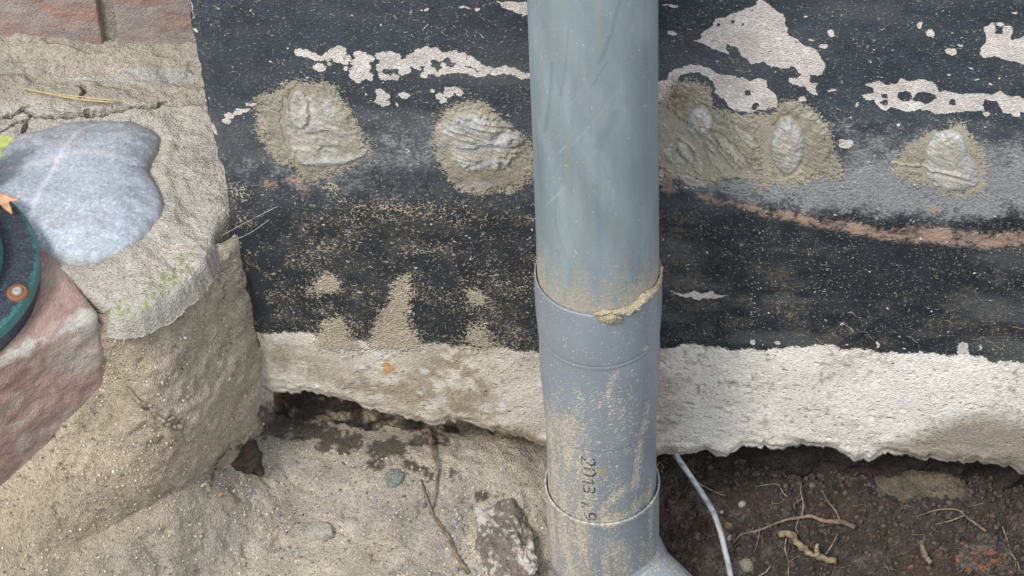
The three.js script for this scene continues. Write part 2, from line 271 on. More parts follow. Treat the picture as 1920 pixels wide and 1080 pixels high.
  poly(zR([[1665, 240], [1690, 210], [1700, 160], [1688, 135], [1745, 112], [1750, 140], [1740, 165], [1775, 165], [1790, 125], [1830, 130], [1835, 160], [1825, 195], [1870, 185], [1900, 170], [2100, 200], [2050, 320], [1900, 325], [1850, 300], [1800, 295], [1740, 280], [1700, 292], [1670, 270]]));
  for (const [u, v, a, b] of zR([[1770, 118, 6, 5], [105, 172, 10, 4], [912, 168, 6, 6], [875, 238, 7, 4], [80, 25, 9, 2], [110, 30, 8, 3], [920, 465, 8, 2], [1415, 170, 7, 7], [1520, 258, 10, 7], [1365, 125, 5, 5], [1566, 225, 5, 3], [985, 728, 14, 8], [765, 505, 6, 4], [1255, 632, 3, 3], [1843, 60, 4, 3], [62, 868, 5, 7], [1045, 535, 2, 4], [812, 204, 4, 2]])) blob(u, v, a, b);
  line([[372, 140], [380, 180], [388, 205]], 5); line([[393, 235], [402, 252]], 9); blob(366, 62, 4, 3); line([[355, 10], [360, 40]], 2.5);
  poly([[1256, 545], [1275, 552], [1290, 551], [1302, 546], [1315, 551], [1332, 546], [1342, 553], [1366, 556], [1345, 561], [1320, 559], [1312, 563], [1295, 557], [1272, 557]]);
  for (const [u, v, a, b] of [[1412, 640, 5, 6], [1458, 642, 6, 4], [1645, 643, 4, 7], [1687, 628, 3, 2], [1806, 654, 12, 14], [1747, 582, 3, 3], [1580, 605, 4, 3], [1838, 650, 2, 6], [430, 215, 10, 5], [445, 210, 8, 4], [455, 205, 12, 4], [425, 225, 8, 6], [470, 195, 9, 4]]) blob(u, v, a, b);
});
// outline of the mortar smeared round each dab
const smearA = [[482, 225], [478, 185], [490, 173], [505, 182], [520, 175], [535, 155], [555, 148], [575, 162], [590, 152], [615, 155], [632, 165], [640, 185], [655, 205], [668, 235], [685, 265], [690, 285], [675, 300], [662, 312], [640, 322], [610, 332], [575, 335], [562, 328], [552, 312], [530, 308], [510, 297], [500, 277], [488, 260], [484, 240]];
const smearB = [[816, 275], [815, 245], [825, 220], [835, 205], [850, 195], [875, 192], [900, 188], [922, 202], [928, 225], [945, 242], [965, 255], [985, 250], [990, 275], [1002, 290], [1004, 330], [985, 348], [960, 362], [930, 364], [895, 368], [868, 358], [848, 345], [835, 325], [822, 300]];
const smearC = [[1228, 195], [1250, 185], [1262, 160], [1300, 150], [1330, 170], [1345, 198], [1375, 212], [1420, 215], [1450, 210], [1470, 192], [1490, 188], [1515, 205], [1540, 222], [1558, 248], [1565, 285], [1577, 325], [1572, 340], [1540, 330], [1520, 340], [1490, 348], [1440, 338], [1400, 330], [1370, 328], [1330, 345], [1290, 330], [1250, 320], [1228, 300]];
const smearE = [[1668, 322], [1690, 295], [1700, 275], [1725, 258], [1750, 245], [1778, 248], [1790, 225], [1808, 235], [1825, 258], [1842, 280], [1850, 300], [1845, 335], [1838, 360], [1800, 365], [1770, 362], [1740, 345], [1710, 335]];
const smear = wallMask(2, ({ poly, blob }) => {
  [smearA, smearB, smearC, smearE].forEach((p) => poly(p));
  blob(1350, 195, 26, 12, 0); blob(1452, 212, 14, 7, 0); blob(1395, 218, 16, 8, 0);
}, 8);
const clingSand = wallMask(2, ({ poly, blob, line }) => {
  poly([[690, 655], [705, 600], [730, 560], [745, 515], [765, 512], [772, 545], [768, 590], [775, 620], [795, 655]]);
  poly([[570, 552], [595, 525], [615, 508], [637, 525], [640, 548], [610, 552]]);
  poly([[868, 550], [880, 538], [905, 545], [915, 565], [900, 572], [888, 580], [878, 560]]);
  poly([[872, 650], [880, 612], [905, 602], [918, 630], [925, 655]]); poly([[590, 650], [600, 605], [640, 590], [660, 640], [690, 660]]);
  line([[630, 372], [660, 388], [720, 390], [800, 392], [820, 388]], 9); line([[640, 405], [720, 402], [800, 408], [1000, 415]], 10, 120);
  blob(1008, 310, 14, 20); blob(620, 355, 16, 8); blob(1520, 310, 0); line([[430, 435], [470, 410], [510, 395]], 4, 180); blob(445, 360, 26, 18, 110);
}, 7);
const salmon = wallMask(2, ({ line, blob }) => {
  line([[1236, 335], [1262, 352]], 26); blob(1258, 330, 16, 14); line([[1310, 366], [1370, 380], [1440, 396], [1500, 408]], 14); line([[1500, 408], [1580, 424], [1650, 436], [1700, 440]], 22); line([[1700, 436], [1760, 440], [1800, 446], [1860, 450], [1940, 444]], 36); line([[1940, 444], [2200, 436]], 22);
  line([[495, 347], [540, 342], [560, 340]], 11); line([[558, 330], [570, 352], [571, 372]], 7); line([[570, 340], [600, 338], [622, 332]], 8); blob(1430, 348, 12, 7); blob(1752, 390, 8, 6); blob(810, 208, 10, 5, 190);
}, 6);
const dusty = wallMask(4, ({ poly, line, blob }) => {
  poly([[1240, 340], [1290, 325], [1400, 330], [1560, 310], [1640, 265], [1720, 260], [1860, 275], [2200, 285], [2200, 410], [1920, 405], [1800, 412], [1700, 405], [1600, 395], [1480, 385], [1340, 362]]);
  poly([[470, 290], [530, 310], [560, 320], [545, 335], [500, 335]], 220); line([[600, 340], [700, 300], [760, 285], [840, 250]], 80, 175); line([[400, 320], [500, 320], [560, 345]], 34, 150); poly([[640, 190], [830, 190], [830, 240], [690, 250]], 70); line([[640, 360], [760, 372], [1000, 378]], 22, 110); line([[690, 245], [815, 240]], 40, 50); poly([[1500, 190], [1640, 225], [1900, 235], [2200, 240], [2200, 290], [1640, 285], [1540, 260]], 110);
}, 22);
const bandTop = [[300, 622], [490, 622], [600, 626], [700, 640], [760, 642], [880, 648], [1010, 654], [1130, 655], [1238, 654], [1290, 646], [1350, 646], [1375, 656], [1430, 655], [1480, 648], [1560, 646], [1600, 652], [1640, 657], [1720, 658], [1800, 664], [1835, 668], [1862, 680], [1930, 682], [2200, 690]];
const damp = wallMask(4, ({ poly, line }) => { poly([[1680, 830], [1740, 805], [1800, 780], [1850, 770], [1920, 790], [2200, 800], [2200, 920], [1850, 900], [1760, 870], [1690, 866], [1640, 850]]); line([[1865, 745], [1875, 790], [1878, 830]], 12, 220); }, 16);
const soiled = wallMask(4, ({ poly, blob, line }) => { line([[1240, 850], [1300, 850], [1400, 832], [1540, 845], [1640, 842], [1760, 862]], 12, 150); poly([[480, 640], [560, 650], [620, 690], [700, 700], [780, 690], [830, 660], [860, 700], [900, 760], [1000, 780], [1060, 840], [1060, 880], [900, 830], [820, 790], [640, 740], [560, 700], [480, 680]]); poly([[780, 640], [900, 650], [940, 740], [860, 790], [790, 720]]); poly([[1225, 640], [1262, 660], [1268, 740], [1250, 860], [1225, 870]]); blob(1490, 800, 14, 8, 160); blob(1420, 815, 10, 7, 150); }, 24);
const fibres = wallMask(1, ({ line }) => {
  for (const [a, b, w] of [[[1590, 583], [1606, 592], 2.4], [[1606, 614], [1628, 622], 2], [[1622, 625], [1640, 634], 2], [[1495, 627], [1516, 630], 2], [[1700, 628], [1722, 640], 2.6], [[1820, 636], [1850, 638], 2], [[1530, 632], [1545, 645], 2], [[1850, 640], [1885, 660], 2], [[1862, 690], [1878, 680], 2], [[1560, 618], [1570, 628], 2], [[1890, 612], [1920, 620], 2], [[1840, 600], [1860, 606], 1.6], [[1770, 600], [1790, 604], 1.6], [[765, 395], [775, 415], 2.4], [[1576, 603], [1600, 618], 3]]) line([a, [mix(a[0], b[0], 0.35) + rr(-3, 3), mix(a[1], b[1], 0.35) + rr(-3, 3)], [mix(a[0], b[0], 0.7) + rr(-3, 3), mix(a[1], b[1], 0.7) + rr(-3, 3)], b], w * 0.75);
  for (let k = 0; k < 60; k++) { const u = rr(1260, 1960), v = rr(560, 680), a = rr(0, 6.3), l = rr(4, 12); line([[u, v], [u + Math.cos(a + 0.4) * l * 0.5, v + Math.sin(a + 0.4) * l * 0.4], [u + Math.cos(a) * l, v + Math.sin(a) * l * 0.7]], rr(0.8, 1.5), 200); }
  line([[546, 430], [541, 450], [543, 462], [536, 476], [536, 490], [532, 512]], 1, 130); line([[546, 575], [551, 590], [549, 600], [555, 612], [556, 622]], 1.4, 200);
});
const drips = wallMask(2, ({ line }) => { line([[1432, 390], [1424, 480], [1418, 550], [1414, 600], [1412, 640]], 5); line([[1404, 470], [1406, 560]], 4, 180); }, 4);
const TAN = [0.42, 0.35, 0.25], PALE = [0.68, 0.65, 0.6];
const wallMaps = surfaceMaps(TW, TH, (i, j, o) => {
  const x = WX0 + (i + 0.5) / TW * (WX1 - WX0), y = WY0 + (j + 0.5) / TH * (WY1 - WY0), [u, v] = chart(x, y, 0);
  const fine = n2(x * 1700, y * 1700), gr = hash(i >> 1, j >> 1, 3), m1 = fbm(x * 420, y * 420, 3), m2 = fbm(x * 90 + 7, y * 90, 4), m3 = fbm(x * 22 + 3, y * 22 + 9, 3);
  const wx = (fbm(x * 260 + 40, y * 260, 3) - 0.5) * 0.0045 + (fine - 0.5) * 0.0008, wy = (fbm(x * 260, y * 260 + 70, 3) - 0.5) * 0.0045 + (gr - 0.5) * 0.0004;
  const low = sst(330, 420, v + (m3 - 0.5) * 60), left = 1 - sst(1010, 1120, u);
  // bitumen coat: weathered; bluish sky sheen painted in above old ground line, blacker below
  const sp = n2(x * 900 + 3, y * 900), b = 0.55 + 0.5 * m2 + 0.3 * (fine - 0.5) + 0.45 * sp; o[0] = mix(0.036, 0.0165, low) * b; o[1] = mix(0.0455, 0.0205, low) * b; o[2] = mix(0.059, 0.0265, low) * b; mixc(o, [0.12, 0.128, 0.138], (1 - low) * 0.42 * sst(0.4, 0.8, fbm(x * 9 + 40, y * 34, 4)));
  o[3] = 0.36 + 0.05 * fine + 0.1 * (m1 - 0.5) + 0.1 * sp; o[4] = 0.6 + 0.2 * (m2 - 0.5);
  // thin films of dried mud on the lower coat
  const film = low * (left * sst(0.42, 0.7, m2 * 0.6 + m3 * 0.45) * 0.22 + (1 - left) * sst(0.45, 0.75, m2 * 0.5 + m3 * 0.5) * 0.42 + (1 - sst(1270, 1330, u + (v - 400) * -0.2)) * (1 - left) * sst(350, 420, v) * (1 - sst(540, 620, v)) * 0.4);
  mixc(o, [0.15, 0.13, 0.105], film * (0.25 + 0.75 * sst(0.4, 0.65, m1)));
  const hz = fbm(x * 11 + 2, y * 55, 4); mixc(o, [0.1, 0.105, 0.108], (1 - left) * low * sst(0.45, 0.75, hz) * 0.55);
  mixc(o, [0.2, 0.21, 0.215], 0.34 * sst(0.52, 0.62, m1 * 0.6 + m3 * 0.4) * (1 - low) * sst(180, 330, v) * 0.5);
  // grey dust caught where the ground used to lie
  const du = dusty(x + wx * 2, y + wy * 2), dk = (0.45 * sst(0.1, 1, du + (m2 - 0.5) * 0.8) + 0.55 * sst(0.3, 0.95, du * 0.95 + (m1 - 0.5) * 0.9 + (m2 - 0.5) * 0.9 + (sp - 0.5) * 0.5)) * clamp(du * 3); mixc(o, [0.255 * (0.75 + 0.5 * sp), 0.26 * (0.75 + 0.5 * sp), 0.265 * (0.75 + 0.5 * sp)], dk * 0.85); o[4] = mix(o[4], 0.95, dk); o[3] += 0.1 * dk * fine;
  const sa = salmon(x + wx, y + wy), sk = sst(0.2, 0.85, sa + (m1 - 0.5) * 0.9 + (m2 - 0.5) * 0.5 + (sp - 0.5) * 0.5) * clamp(sa * 4); mixc(o, [0.38, 0.275, 0.225], clamp(sa * 1.4) * 0.5 * sst(0.35, 0.6, m1 * 0.6 + m2 * 0.4)); mixc(o, [0.41, 0.27, 0.2], sk * 0.55 * (0.4 + 0.6 * sst(0.35, 0.6, m2))); o[4] = mix(o[4], 1, sk); o[3] += 0.08 * sk;
  // flaked patches bare to the plaster
  const fl = flakes(x + wx * 0.75, y + wy * 0.75), fk = sst(0.4, 0.6, fl + (sp - 0.5) * 0.22 * clamp(fl * 4)); o[3] += 0.16 * sst(0.06, 0.3, fl); if (fk > 0) { const t = 0.7 + 0.14 * gr + 0.36 * sp + 0.3 * (m1 - 0.5) + 0.35 * (m2 - 0.5); mixc(o, [0.59 * t, 0.55 * t, 0.52 * t], fk * (0.92 + 0.08 * sp)); mixc(o, [0.36, 0.32, 0.27], fk * 0.4 * sst(0.55, 0.75, fbm(x * 70, y * 70 + 33, 3))); o[3] = mix(o[3], 0.1 + 0.2 * fine + 0.12 * gr, fk); o[4] = mix(o[4], 1, fk); }
  // plaster band below the coat
  const bt = along(bandTop, u + wx * 3000) + (fbm(x * 160, 3, 3) - 0.5) * 10, bk = sst(-1.2, 1.2, v - bt + (fine - 0.5) * 5 + (m1 - 0.5) * 6);
  if (bk > 0) {
    const t = 0.74 + 0.12 * gr + 0.3 * sp + 0.3 * (m1 - 0.5), c = [0.75 * t, 0.715 * t, 0.655 * t];
    mixc(c, [0.45 * t, 0.41 * t, 0.34 * t], left * 0.55 + 0.25 * sst(0.5, 0.7, m3));
    mixc(c, [0.3 * t, 0.255 * t, 0.18 * t], clamp(soiled(x + wx * 3, y + wy * 3) * 1.1 * sst(0.28, 0.62, m2 * 0.7 + m1 * 0.3)));
    mixc(c, [0.72, 0.72, 0.73], sst(0.66, 0.8, m2) * 0.5); mixc(c, [0.12, 0.1, 0.08], sst(0.7, 0.82, fbm(x * 90 + 31, y * 110, 4)) * 0.3);
    mixc(c, [0.29 * t, 0.255 * t, 0.205 * t], clamp(damp(x + wx * 2, y + wy * 2) * (0.7 + 0.6 * m1))); mixc(c, [0.24, 0.21, 0.17], 0.6 * sst(0.66, 0.76, fbm(x * 210 + 9, y * 210, 3)) * sst(0.45, 0.6, m3));
    const or = Math.hypot(u - 726, (v - 690)) / 15 + (m1 - 0.5) * 1.6; mixc(c, [0.45, 0.22, 0.07], (1 - sst(0.5, 1, or)) * 0.8);
    mixc(o, c, bk); o[3] = mix(o[3], 0.12 + 0.1 * gr + 0.06 * m1 + 0.13 * sp + 0.08 * m2 - 0.2 * sst(0.74, 0.8, fbm(x * 140 + 50, y * 140, 2)), bk); o[4] = mix(o[4], 1, bk);
  }
  // mortar smeared thin
  const sm = smear(x + wx * 1.6, y + wy * 1.6), mk = Math.max(sst(0.55, 0.8, sm + (sp - 0.5) * 0.3), clump(x, y, clamp(sm * 1.3))); if (mk > 0) { const t = 0.8 + 0.3 * m1 + 0.2 * (gr - 0.5); mixc(o, [0.35 * t, 0.32 * t, 0.25 * t], mk * 0.93); o[3] = mix(o[3], 0.5 + 0.15 * m1, mk); o[4] = mix(o[4], 0.9, mk); }
  // sand stuck on
  const cs = clingSand(x + wx * 1.4, y + wy * 1.4), ck = Math.max(sst(0.6, 0.85, cs + (m1 - 0.5) * 0.5 + (sp - 0.5) * 0.4), clump(x, y, clamp(cs * 1.15))); if (ck > 0) { const t = 0.5 + 0.25 * gr + 0.55 * sp + 0.3 * (m1 - 0.5); mixc(o, [0.4 * t, 0.35 * t, 0.265 * t], ck); o[3] = mix(o[3], 0.5 + 0.3 * gr, ck); o[4] = mix(o[4], 1, ck); }
  // single grains
  const pat = sst(0.42, 0.62, fbm(x * 60 + 19, y * 60, 3));
  const rim = clamp(1 - Math.abs(v - bt) / 40) * (1 - bk) * left;
  let pd = (1 - bk) * (1 - fk) * mix(0.03 + 0.15 * pat * sst(0.35, 0.65, m3), mix(0.015 + 0.07 * pat, 0.08 + 0.24 * pat * sst(0.3, 0.6, m2) + 0.15 * rim - 0.1 * (1 - sst(440, 620, u))  + 0.3 * clamp(cs * 3), left), low) + 0.15 * sm * (1 - sm) * 4 + fk * 0.05 + bk * 0.07;
  const gx = x + wx * 1.1 + (m2 - 0.5) * 0.012, gy = y + wy * 1.1 + (m3 - 0.5) * 0.02; let g = grain(gx, gy, 0.0025, pd, 100, 1.1); if (g > 0) { const dark = fk > 0.5 || bk > 0.5; mixc(o, dark ? [0.08, 0.07, 0.06] : tone > 0.72 ? PALE : TAN, g * (dark ? 0.7 : 0.85)); o[3] += 0.3 * g; }
  g = (1 - bk) * (1 - fk) * clump(x, y, clamp(pd * 1.05 * (0.4 + 0.6 * low))); if (g > 0) { const t = 0.7 + 0.6 * gr; mixc(o, [0.36 * t, 0.31 * t, 0.235 * t], g * 0.8); o[3] += 0.18 * g; o[4] = mix(o[4], 1, g); }
  g = grain(x + 0.1, y + 0.2, 0.0062, (1 - bk) * 0.025, 300, 0.8); if (g > 0 && fk < 0.5) { mixc(o, PALE, g * 0.85); o[3] += 0.3 * g; }
  const fb = fibres(x + wx * 0.15, y + wy * 0.15); if (fb > 0.2) { mixc(o, [0.42, 0.34, 0.22], sst(0.2, 0.9, fb) * (0.35 + 0.6 * sst(0.4, 0.6, m1))); o[3] += 0.15 * fb; }
  const dr = drips(x, y); if (dr > 0.1 && bk < 0.5) { g = grain(x, y + 0.4, 0.0021, dr * 0.9, 400); mixc(o, [0.75, 0.75, 0.74], g); }
}, { wrap: THREE.MirroredRepeatWrapping, rough: true });
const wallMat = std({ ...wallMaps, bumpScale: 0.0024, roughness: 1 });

const brokenEdge = [[300, 738], [490, 740], [520, 738], [560, 745], [600, 752], [640, 768], [690, 782], [720, 790], [760, 797], [810, 797], [822, 790], [835, 792], [860, 805], [900, 818], [950, 832], [985, 843], [1025, 848], [1130, 855], [1230, 860], [1255, 856], [1280, 852], [1302, 862], [1318, 863], [1335, 848], [1350, 841], [1400, 842], [1440, 845], [1490, 842], [1525, 850], [1545, 862], [1562, 868], [1585, 864], [1600, 858], [1625, 853], [1650, 858], [1670, 864], [1690, 869], [1715, 865], [1735, 867], [1765, 873], [1790, 867], [1820, 878], [1845, 881], [1870, 892], [1890, 898], [1905, 892], [1920, 886], [2000, 880], [2100, 890], [2300, 880]].map(([u, v]) => wallPt(u, v));
const cornerLine = [[-0.5, -0.184], [-0.125, -0.184], [-0.074, -0.182], [0.03, -0.19], [0.093, -0.193], [0.157, -0.199], [0.25, -0.203], [0.6, -0.208]];
const relief = (x, y) => (fbm(x * 9, y * 9, 3) - 0.5) * 0.006 + (fbm(x * 45 + 5, y * 45, 3) - 0.5) * 0.0016;
const wall = thing('rendered_wall', 'black coated plaster wall with flaked white patches and a bare pale band at its foot', 'wall');
{
  const nx = 640, ny = 300, X1 = 1.0;
  const front = sheet(nx, ny, (a, b, p, t) => {
    // the last few rows turn under the broken lower edge, the first few columns turn round the corner
    const col = Math.max(0, a * (nx - 1) - 7) / (nx - 8), row = Math.max(0, b * (ny - 1) - 6) / (ny - 7), under = Math.max(0, 6 - b * (ny - 1)) / 6, round = Math.max(0, 7 - a * (nx - 1)) / 7;
    const xs = mix(-0.2, X1, Math.pow(col, 1.25)), yb0 = along(brokenEdge, xs) + (fbm(xs * 300, 1.3, 3) - 0.5) * 0.007 + (fbm(xs * 90, 7.7, 2) - 0.5) * 0.006, y = mix(yb0, 0.42, row);
    const xc = along(cornerLine, y) + (fbm(y * 120, 5.5, 3) - 0.5) * 0.004, x = xc + (xs + 0.2);
    const thin = 0.004 * (1 - sst(0, 0.012, y - yb0)) + 0.003 * (1 - sst(0, 0.007, x - xc));
    let z = relief(x, y) - thin + (fbm(x * 60, y * 150 + 8, 3) - 0.5) * 0.004 * (1 - sst(0.01, 0.03, y - yb0)), yy = y, xx = x;
    if (under > 0) { z -= Math.sin(under * 1.57) * 0.004 + under * 0.014; yy += (1 - Math.cos(under * 1.57)) * 0.004; }
    if (round > 0) { z -= round * 0.35 * round; xx -= 0; }
    p[0] = xx - (round ? 0.0005 : 0); p[1] = yy; p[2] = z; t[0] = (x + (round ? round * 0.02 : 0) - WX0) / (WX1 - WX0); t[1] = (yy - WY0) / (WY1 - WY0);
  });
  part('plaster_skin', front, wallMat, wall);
  const up = new THREE.BoxGeometry(1.19, 2.2, 0.33); up.translate(0.4, 1.5, -0.172);
  part('upper_wall', up, std({ color: new THREE.Color().setRGB(0.02, 0.025, 0.034), roughness: 0.6 }), wall);
}
// lumps of mortar stuck on the coat: height in metres at a place of the survey chart
function dab(name, outline, build, label) {
  const pts = outline.map(([u, v]) => wallPt(u, v)), xs = pts.map((p) => p[0]), ys = pts.map((p) => p[1]), x0 = Math.min(...xs) - 0.004, x1 = Math.max(...xs) + 0.004, y0 = Math.min(...ys) - 0.004, y1 = Math.max(...ys) + 0.004, cell = 0.00055;
  const g = sheet(Math.ceil((x1 - x0) / cell), Math.ceil((y1 - y0) / cell), (a, b, p, t, c) => {
    const x = mix(x0, x1, a), y = mix(y0, y1, b), [u, v] = chart(x, y, 0), wu = u + (fbm(x * 200, y * 200, 3) - 0.5) * 12, wv = v + (fbm(x * 200 + 50, y * 200, 3) - 0.5) * 9;
    const d = sdf(outline, wu, wv), n = fbm(x * 350, y * 350, 3), q = { h: -0.0004 + 0.0012 * sst(-2, 18, d + (n - 0.5) * 20 + (n2(x * 800, y * 800) - 0.5) * 18), c: [0.36, 0.335, 0.262] };
    build(mix(u, wu, 0.75), mix(v, wv, 0.75), q, d, x, y, n); q.h += 0.0005 * (n2((u + v) * 0.05, (v - u * 0.5) * 0.35) - 0.5) * sst(2, 20, d);
    const f = 0.86 + 0.36 * (n - 0.5) + 0.2 * (fbm(x * 90, y * 90, 2) - 0.5) * 2; c[0] = q.c[0] * f; c[1] = q.c[1] * f; c[2] = q.c[2] * f;
    p[0] = x; p[1] = y; p[2] = relief(x, y) + q.h + (n - 0.5) * 0.0005 * sst(0, 10, d); t[0] = x / GS; t[1] = y / GS; return q.h > -0.00025;
  });
  const m = part(name, g, M.mortar, wall); m.userData.label = label; return m;
}
const ell = (u, v, cu, cv, ru, rv, rot = 0) => { const c = Math.cos(rot), s = Math.sin(rot), x = u - cu, y = v - cv; return Math.hypot((x * c + y * s) / ru, (y * c - x * s) / rv); };
const GREY = [0.49, 0.475, 0.43], BLUE = [0.48, 0.505, 0.53], KHAKI = [0.33, 0.29, 0.2];
dab('mortar_dab', smearA, (u, v, q, d, x, y, n) => {
  const e = ell(u, v, 597, 250, 66, 76, -0.35), k = 1 - sst(0.55, 1.08, e + (n - 0.5) * 0.35); q.h += 0.0026 * k; mixc(q.c, GREY, 0.75 * k);
  const r = sst(0.35, 0.75, ridge(x * 55 + y * 30, y * 70 + 4)); q.h -= 0.0016 * k * r * sst(215, 250, v);
  const t = ell(u, v, 562, 205, 17, 34, -0.12); q.h += 0.0014 * (1 - sst(0.8, 1.1, t)) - 0.0014 * Math.exp(-Math.pow((t - 1.15) / 0.13, 2)); mixc(q.c, BLUE, 0.6 * Math.exp(-Math.pow((t - 0.9) / 0.25, 2)));
  const l = lineD([[565, 298], [600, 302], [650, 300], [680, 290]], u, v); q.h += 0.002 * Math.exp(-l * l / 40); mixc(q.c, BLUE, 0.5 * Math.exp(-l * l / 60));
  const g2 = lineD([[535, 190], [528, 230], [540, 270], [545, 285]], u, v); q.h -= 0.0025 * Math.exp(-g2 * g2 / 14); mixc(q.c, [0.6, 0.6, 0.59], 0.75 * k * sst(0.46, 0.64, fbm(x * 130, y * 130, 3)));
}, 'broad khaki dab with a raised grey crest');
dab('mortar_dab', smearB, (u, v, q, d, x, y, n) => {
  const e = ell(u, v, 895, 262, 84, 62, 0.25), k = 1 - sst(0.6, 1.05, e + (n - 0.5) * 0.4), s = fbm(x * 60 + y * 40, y * 420 + x * 120, 4); q.h += k * (0.001 + 0.0052 * s * sst(0.3, 0.6, fbm(x * 70 + 3, y * 70, 3)));
  const low = sst(318, 328, v + (n - 0.5) * 24); if (q.h > 0) q.h = mix(q.h, 0.001, low * 0.95); mixc(q.c, GREY, 0.7 * k); mixc(q.c, BLUE, 0.8 * k * sst(0.5, 0.62, fbm(x * 45, y * 150 + 8, 3))); mixc(q.c, [0.5, 0.46, 0.45], low * (1 - sst(0.1, 0.8, ell(u, v, 890, 348, 60, 26))) * 1.2);
  mixc(q.c, [0.3, 0.26, 0.2], low * 0.4); q.h += 0.0018 * (1 - sst(0.5, 1, ell(u, v, 965, 262, 24, 13, 0.3)));
}, 'torn grey dab with sideways trowel strokes');
dab('mortar_dab', smearC.filter(([u]) => u < 1450).concat([[1432, 340]]), (u, v, q, d, x, y, n) => {
  const diag = n2((u + v * 0.62) * 0.09, (v - u * 0.6) * 0.012); q.h += 0.0012 * diag * sst(0, 12, d);
  const bump = (cu, cv, ru, rv, rot, h, rim) => { const e = ell(u, v, cu, cv, ru, rv, rot), k = 1 - sst(0.5, 1.05, e); q.h += 0.42 * h * k * (1 - 0.3 * (1 - sst(0.1, 0.8, e))); mixc(q.c, GREY, 0.65 * k); mixc(q.c, BLUE, rim * Math.exp(-Math.pow((e - 0.8) / 0.2, 2))); const o = (e - 1.1) / 0.1; q.h -= 0.001 * Math.exp(-o * o); };
  bump(1310, 232, 22, 33, 0.35, 0.0055, 0.9); bump(1268, 288, 28, 22, 0.5, 0.004, 0.8); bump(1294, 285, 16, 44, -0.55, 0.0042, 0.1); bump(1368, 290, 14, 48, -0.58, 0.004, 0.1); bump(1338, 292, 11, 46, -0.58, 0.0026, 0); bump(1298, 336, 34, 9, 0.35, 0.0028, 0.5); bump(1390, 300, 9, 34, -0.6, 0.002, 0); bump(1330, 262, 10, 30, -0.5, 0.002, 0.1); bump(1248, 250, 14, 26, -0.4, 0.0018, 0.2); bump(1405, 262, 8, 40, -0.8, 0.0012, 0);
  mixc(q.c, [0.2, 0.155, 0.09], 0.7 * sst(0.3, 0.6, 1 - ell(u, v, 1272, 190, 46, 32)) * sst(0.4, 0.6, n)); 
}, 'khaki smear with ropes of squeezed mortar');
dab('mortar_dab', [[1440, 212], [1455, 208], [1470, 192], [1490, 188], [1515, 205], [1540, 222], [1558, 248], [1565, 285], [1577, 325], [1572, 340], [1540, 330], [1520, 340], [1490, 348], [1440, 338]], (u, v, q, d, x, y, n) => {
  const diag = n2((u + v * 0.5) * 0.11, (v - u * 0.5) * 0.012); q.h += 0.0012 * diag * sst(0, 12, d);
  const e = ell(u, v, 1476, 275, 30, 52, 0), k = 1 - sst(0.55, 1.04, e); q.h += 0.0022 * k * (1 - 0.35 * (1 - sst(0.1, 0.8, e))); mixc(q.c, GREY, 0.75 * k); mixc(q.c, BLUE, 0.9 * Math.exp(-Math.pow((e - 0.82) / 0.18, 2)) * (1 - sst(300, 330, v))); const o = (e - 1.1) / 0.1; q.h -= 0.0012 * Math.exp(-o * o);
  const i = ell(u, v, 1472, 278, 13, 14); q.h += 0.001 * (1 - sst(0.6, 1, i)); mixc(q.c, [0.5, 0.46, 0.41], 0.6 * (1 - sst(0.6, 1.1, i)));
}, 'oval pressed dab with a pale rim');
dab('mortar_dab', smearE, (u, v, q, d, x, y, n) => {
  const e = Math.min(ell(u, v, 1775, 282, 36, 42, 0.15), ell(u, v, 1785, 322, 50, 38, 0.2)), k = 1 - sst(0.6, 1.06, e + (n - 0.5) * 0.1); q.h += 0.0018 * k * (1 - 0.25 * (1 - sst(0.2, 0.8, e))); mixc(q.c, [0.52, 0.505, 0.47], 0.8 * k); mixc(q.c, BLUE, 0.8 * Math.exp(-Math.pow((e - 0.85) / 0.16, 2))); const o = (e - 1.1) / 0.1; q.h -= 0.001 * Math.exp(-o * o);
  for (const off of [0, 7]) { const l = lineD([[1672, 305 + off], [1740, 312 + off], [1818, 328 + off]], u, v); q.h += (off ? -1 : 1) * 0.0012 * Math.exp(-l * l / 7); }
}, 'heart shaped pale dab with a scored line');

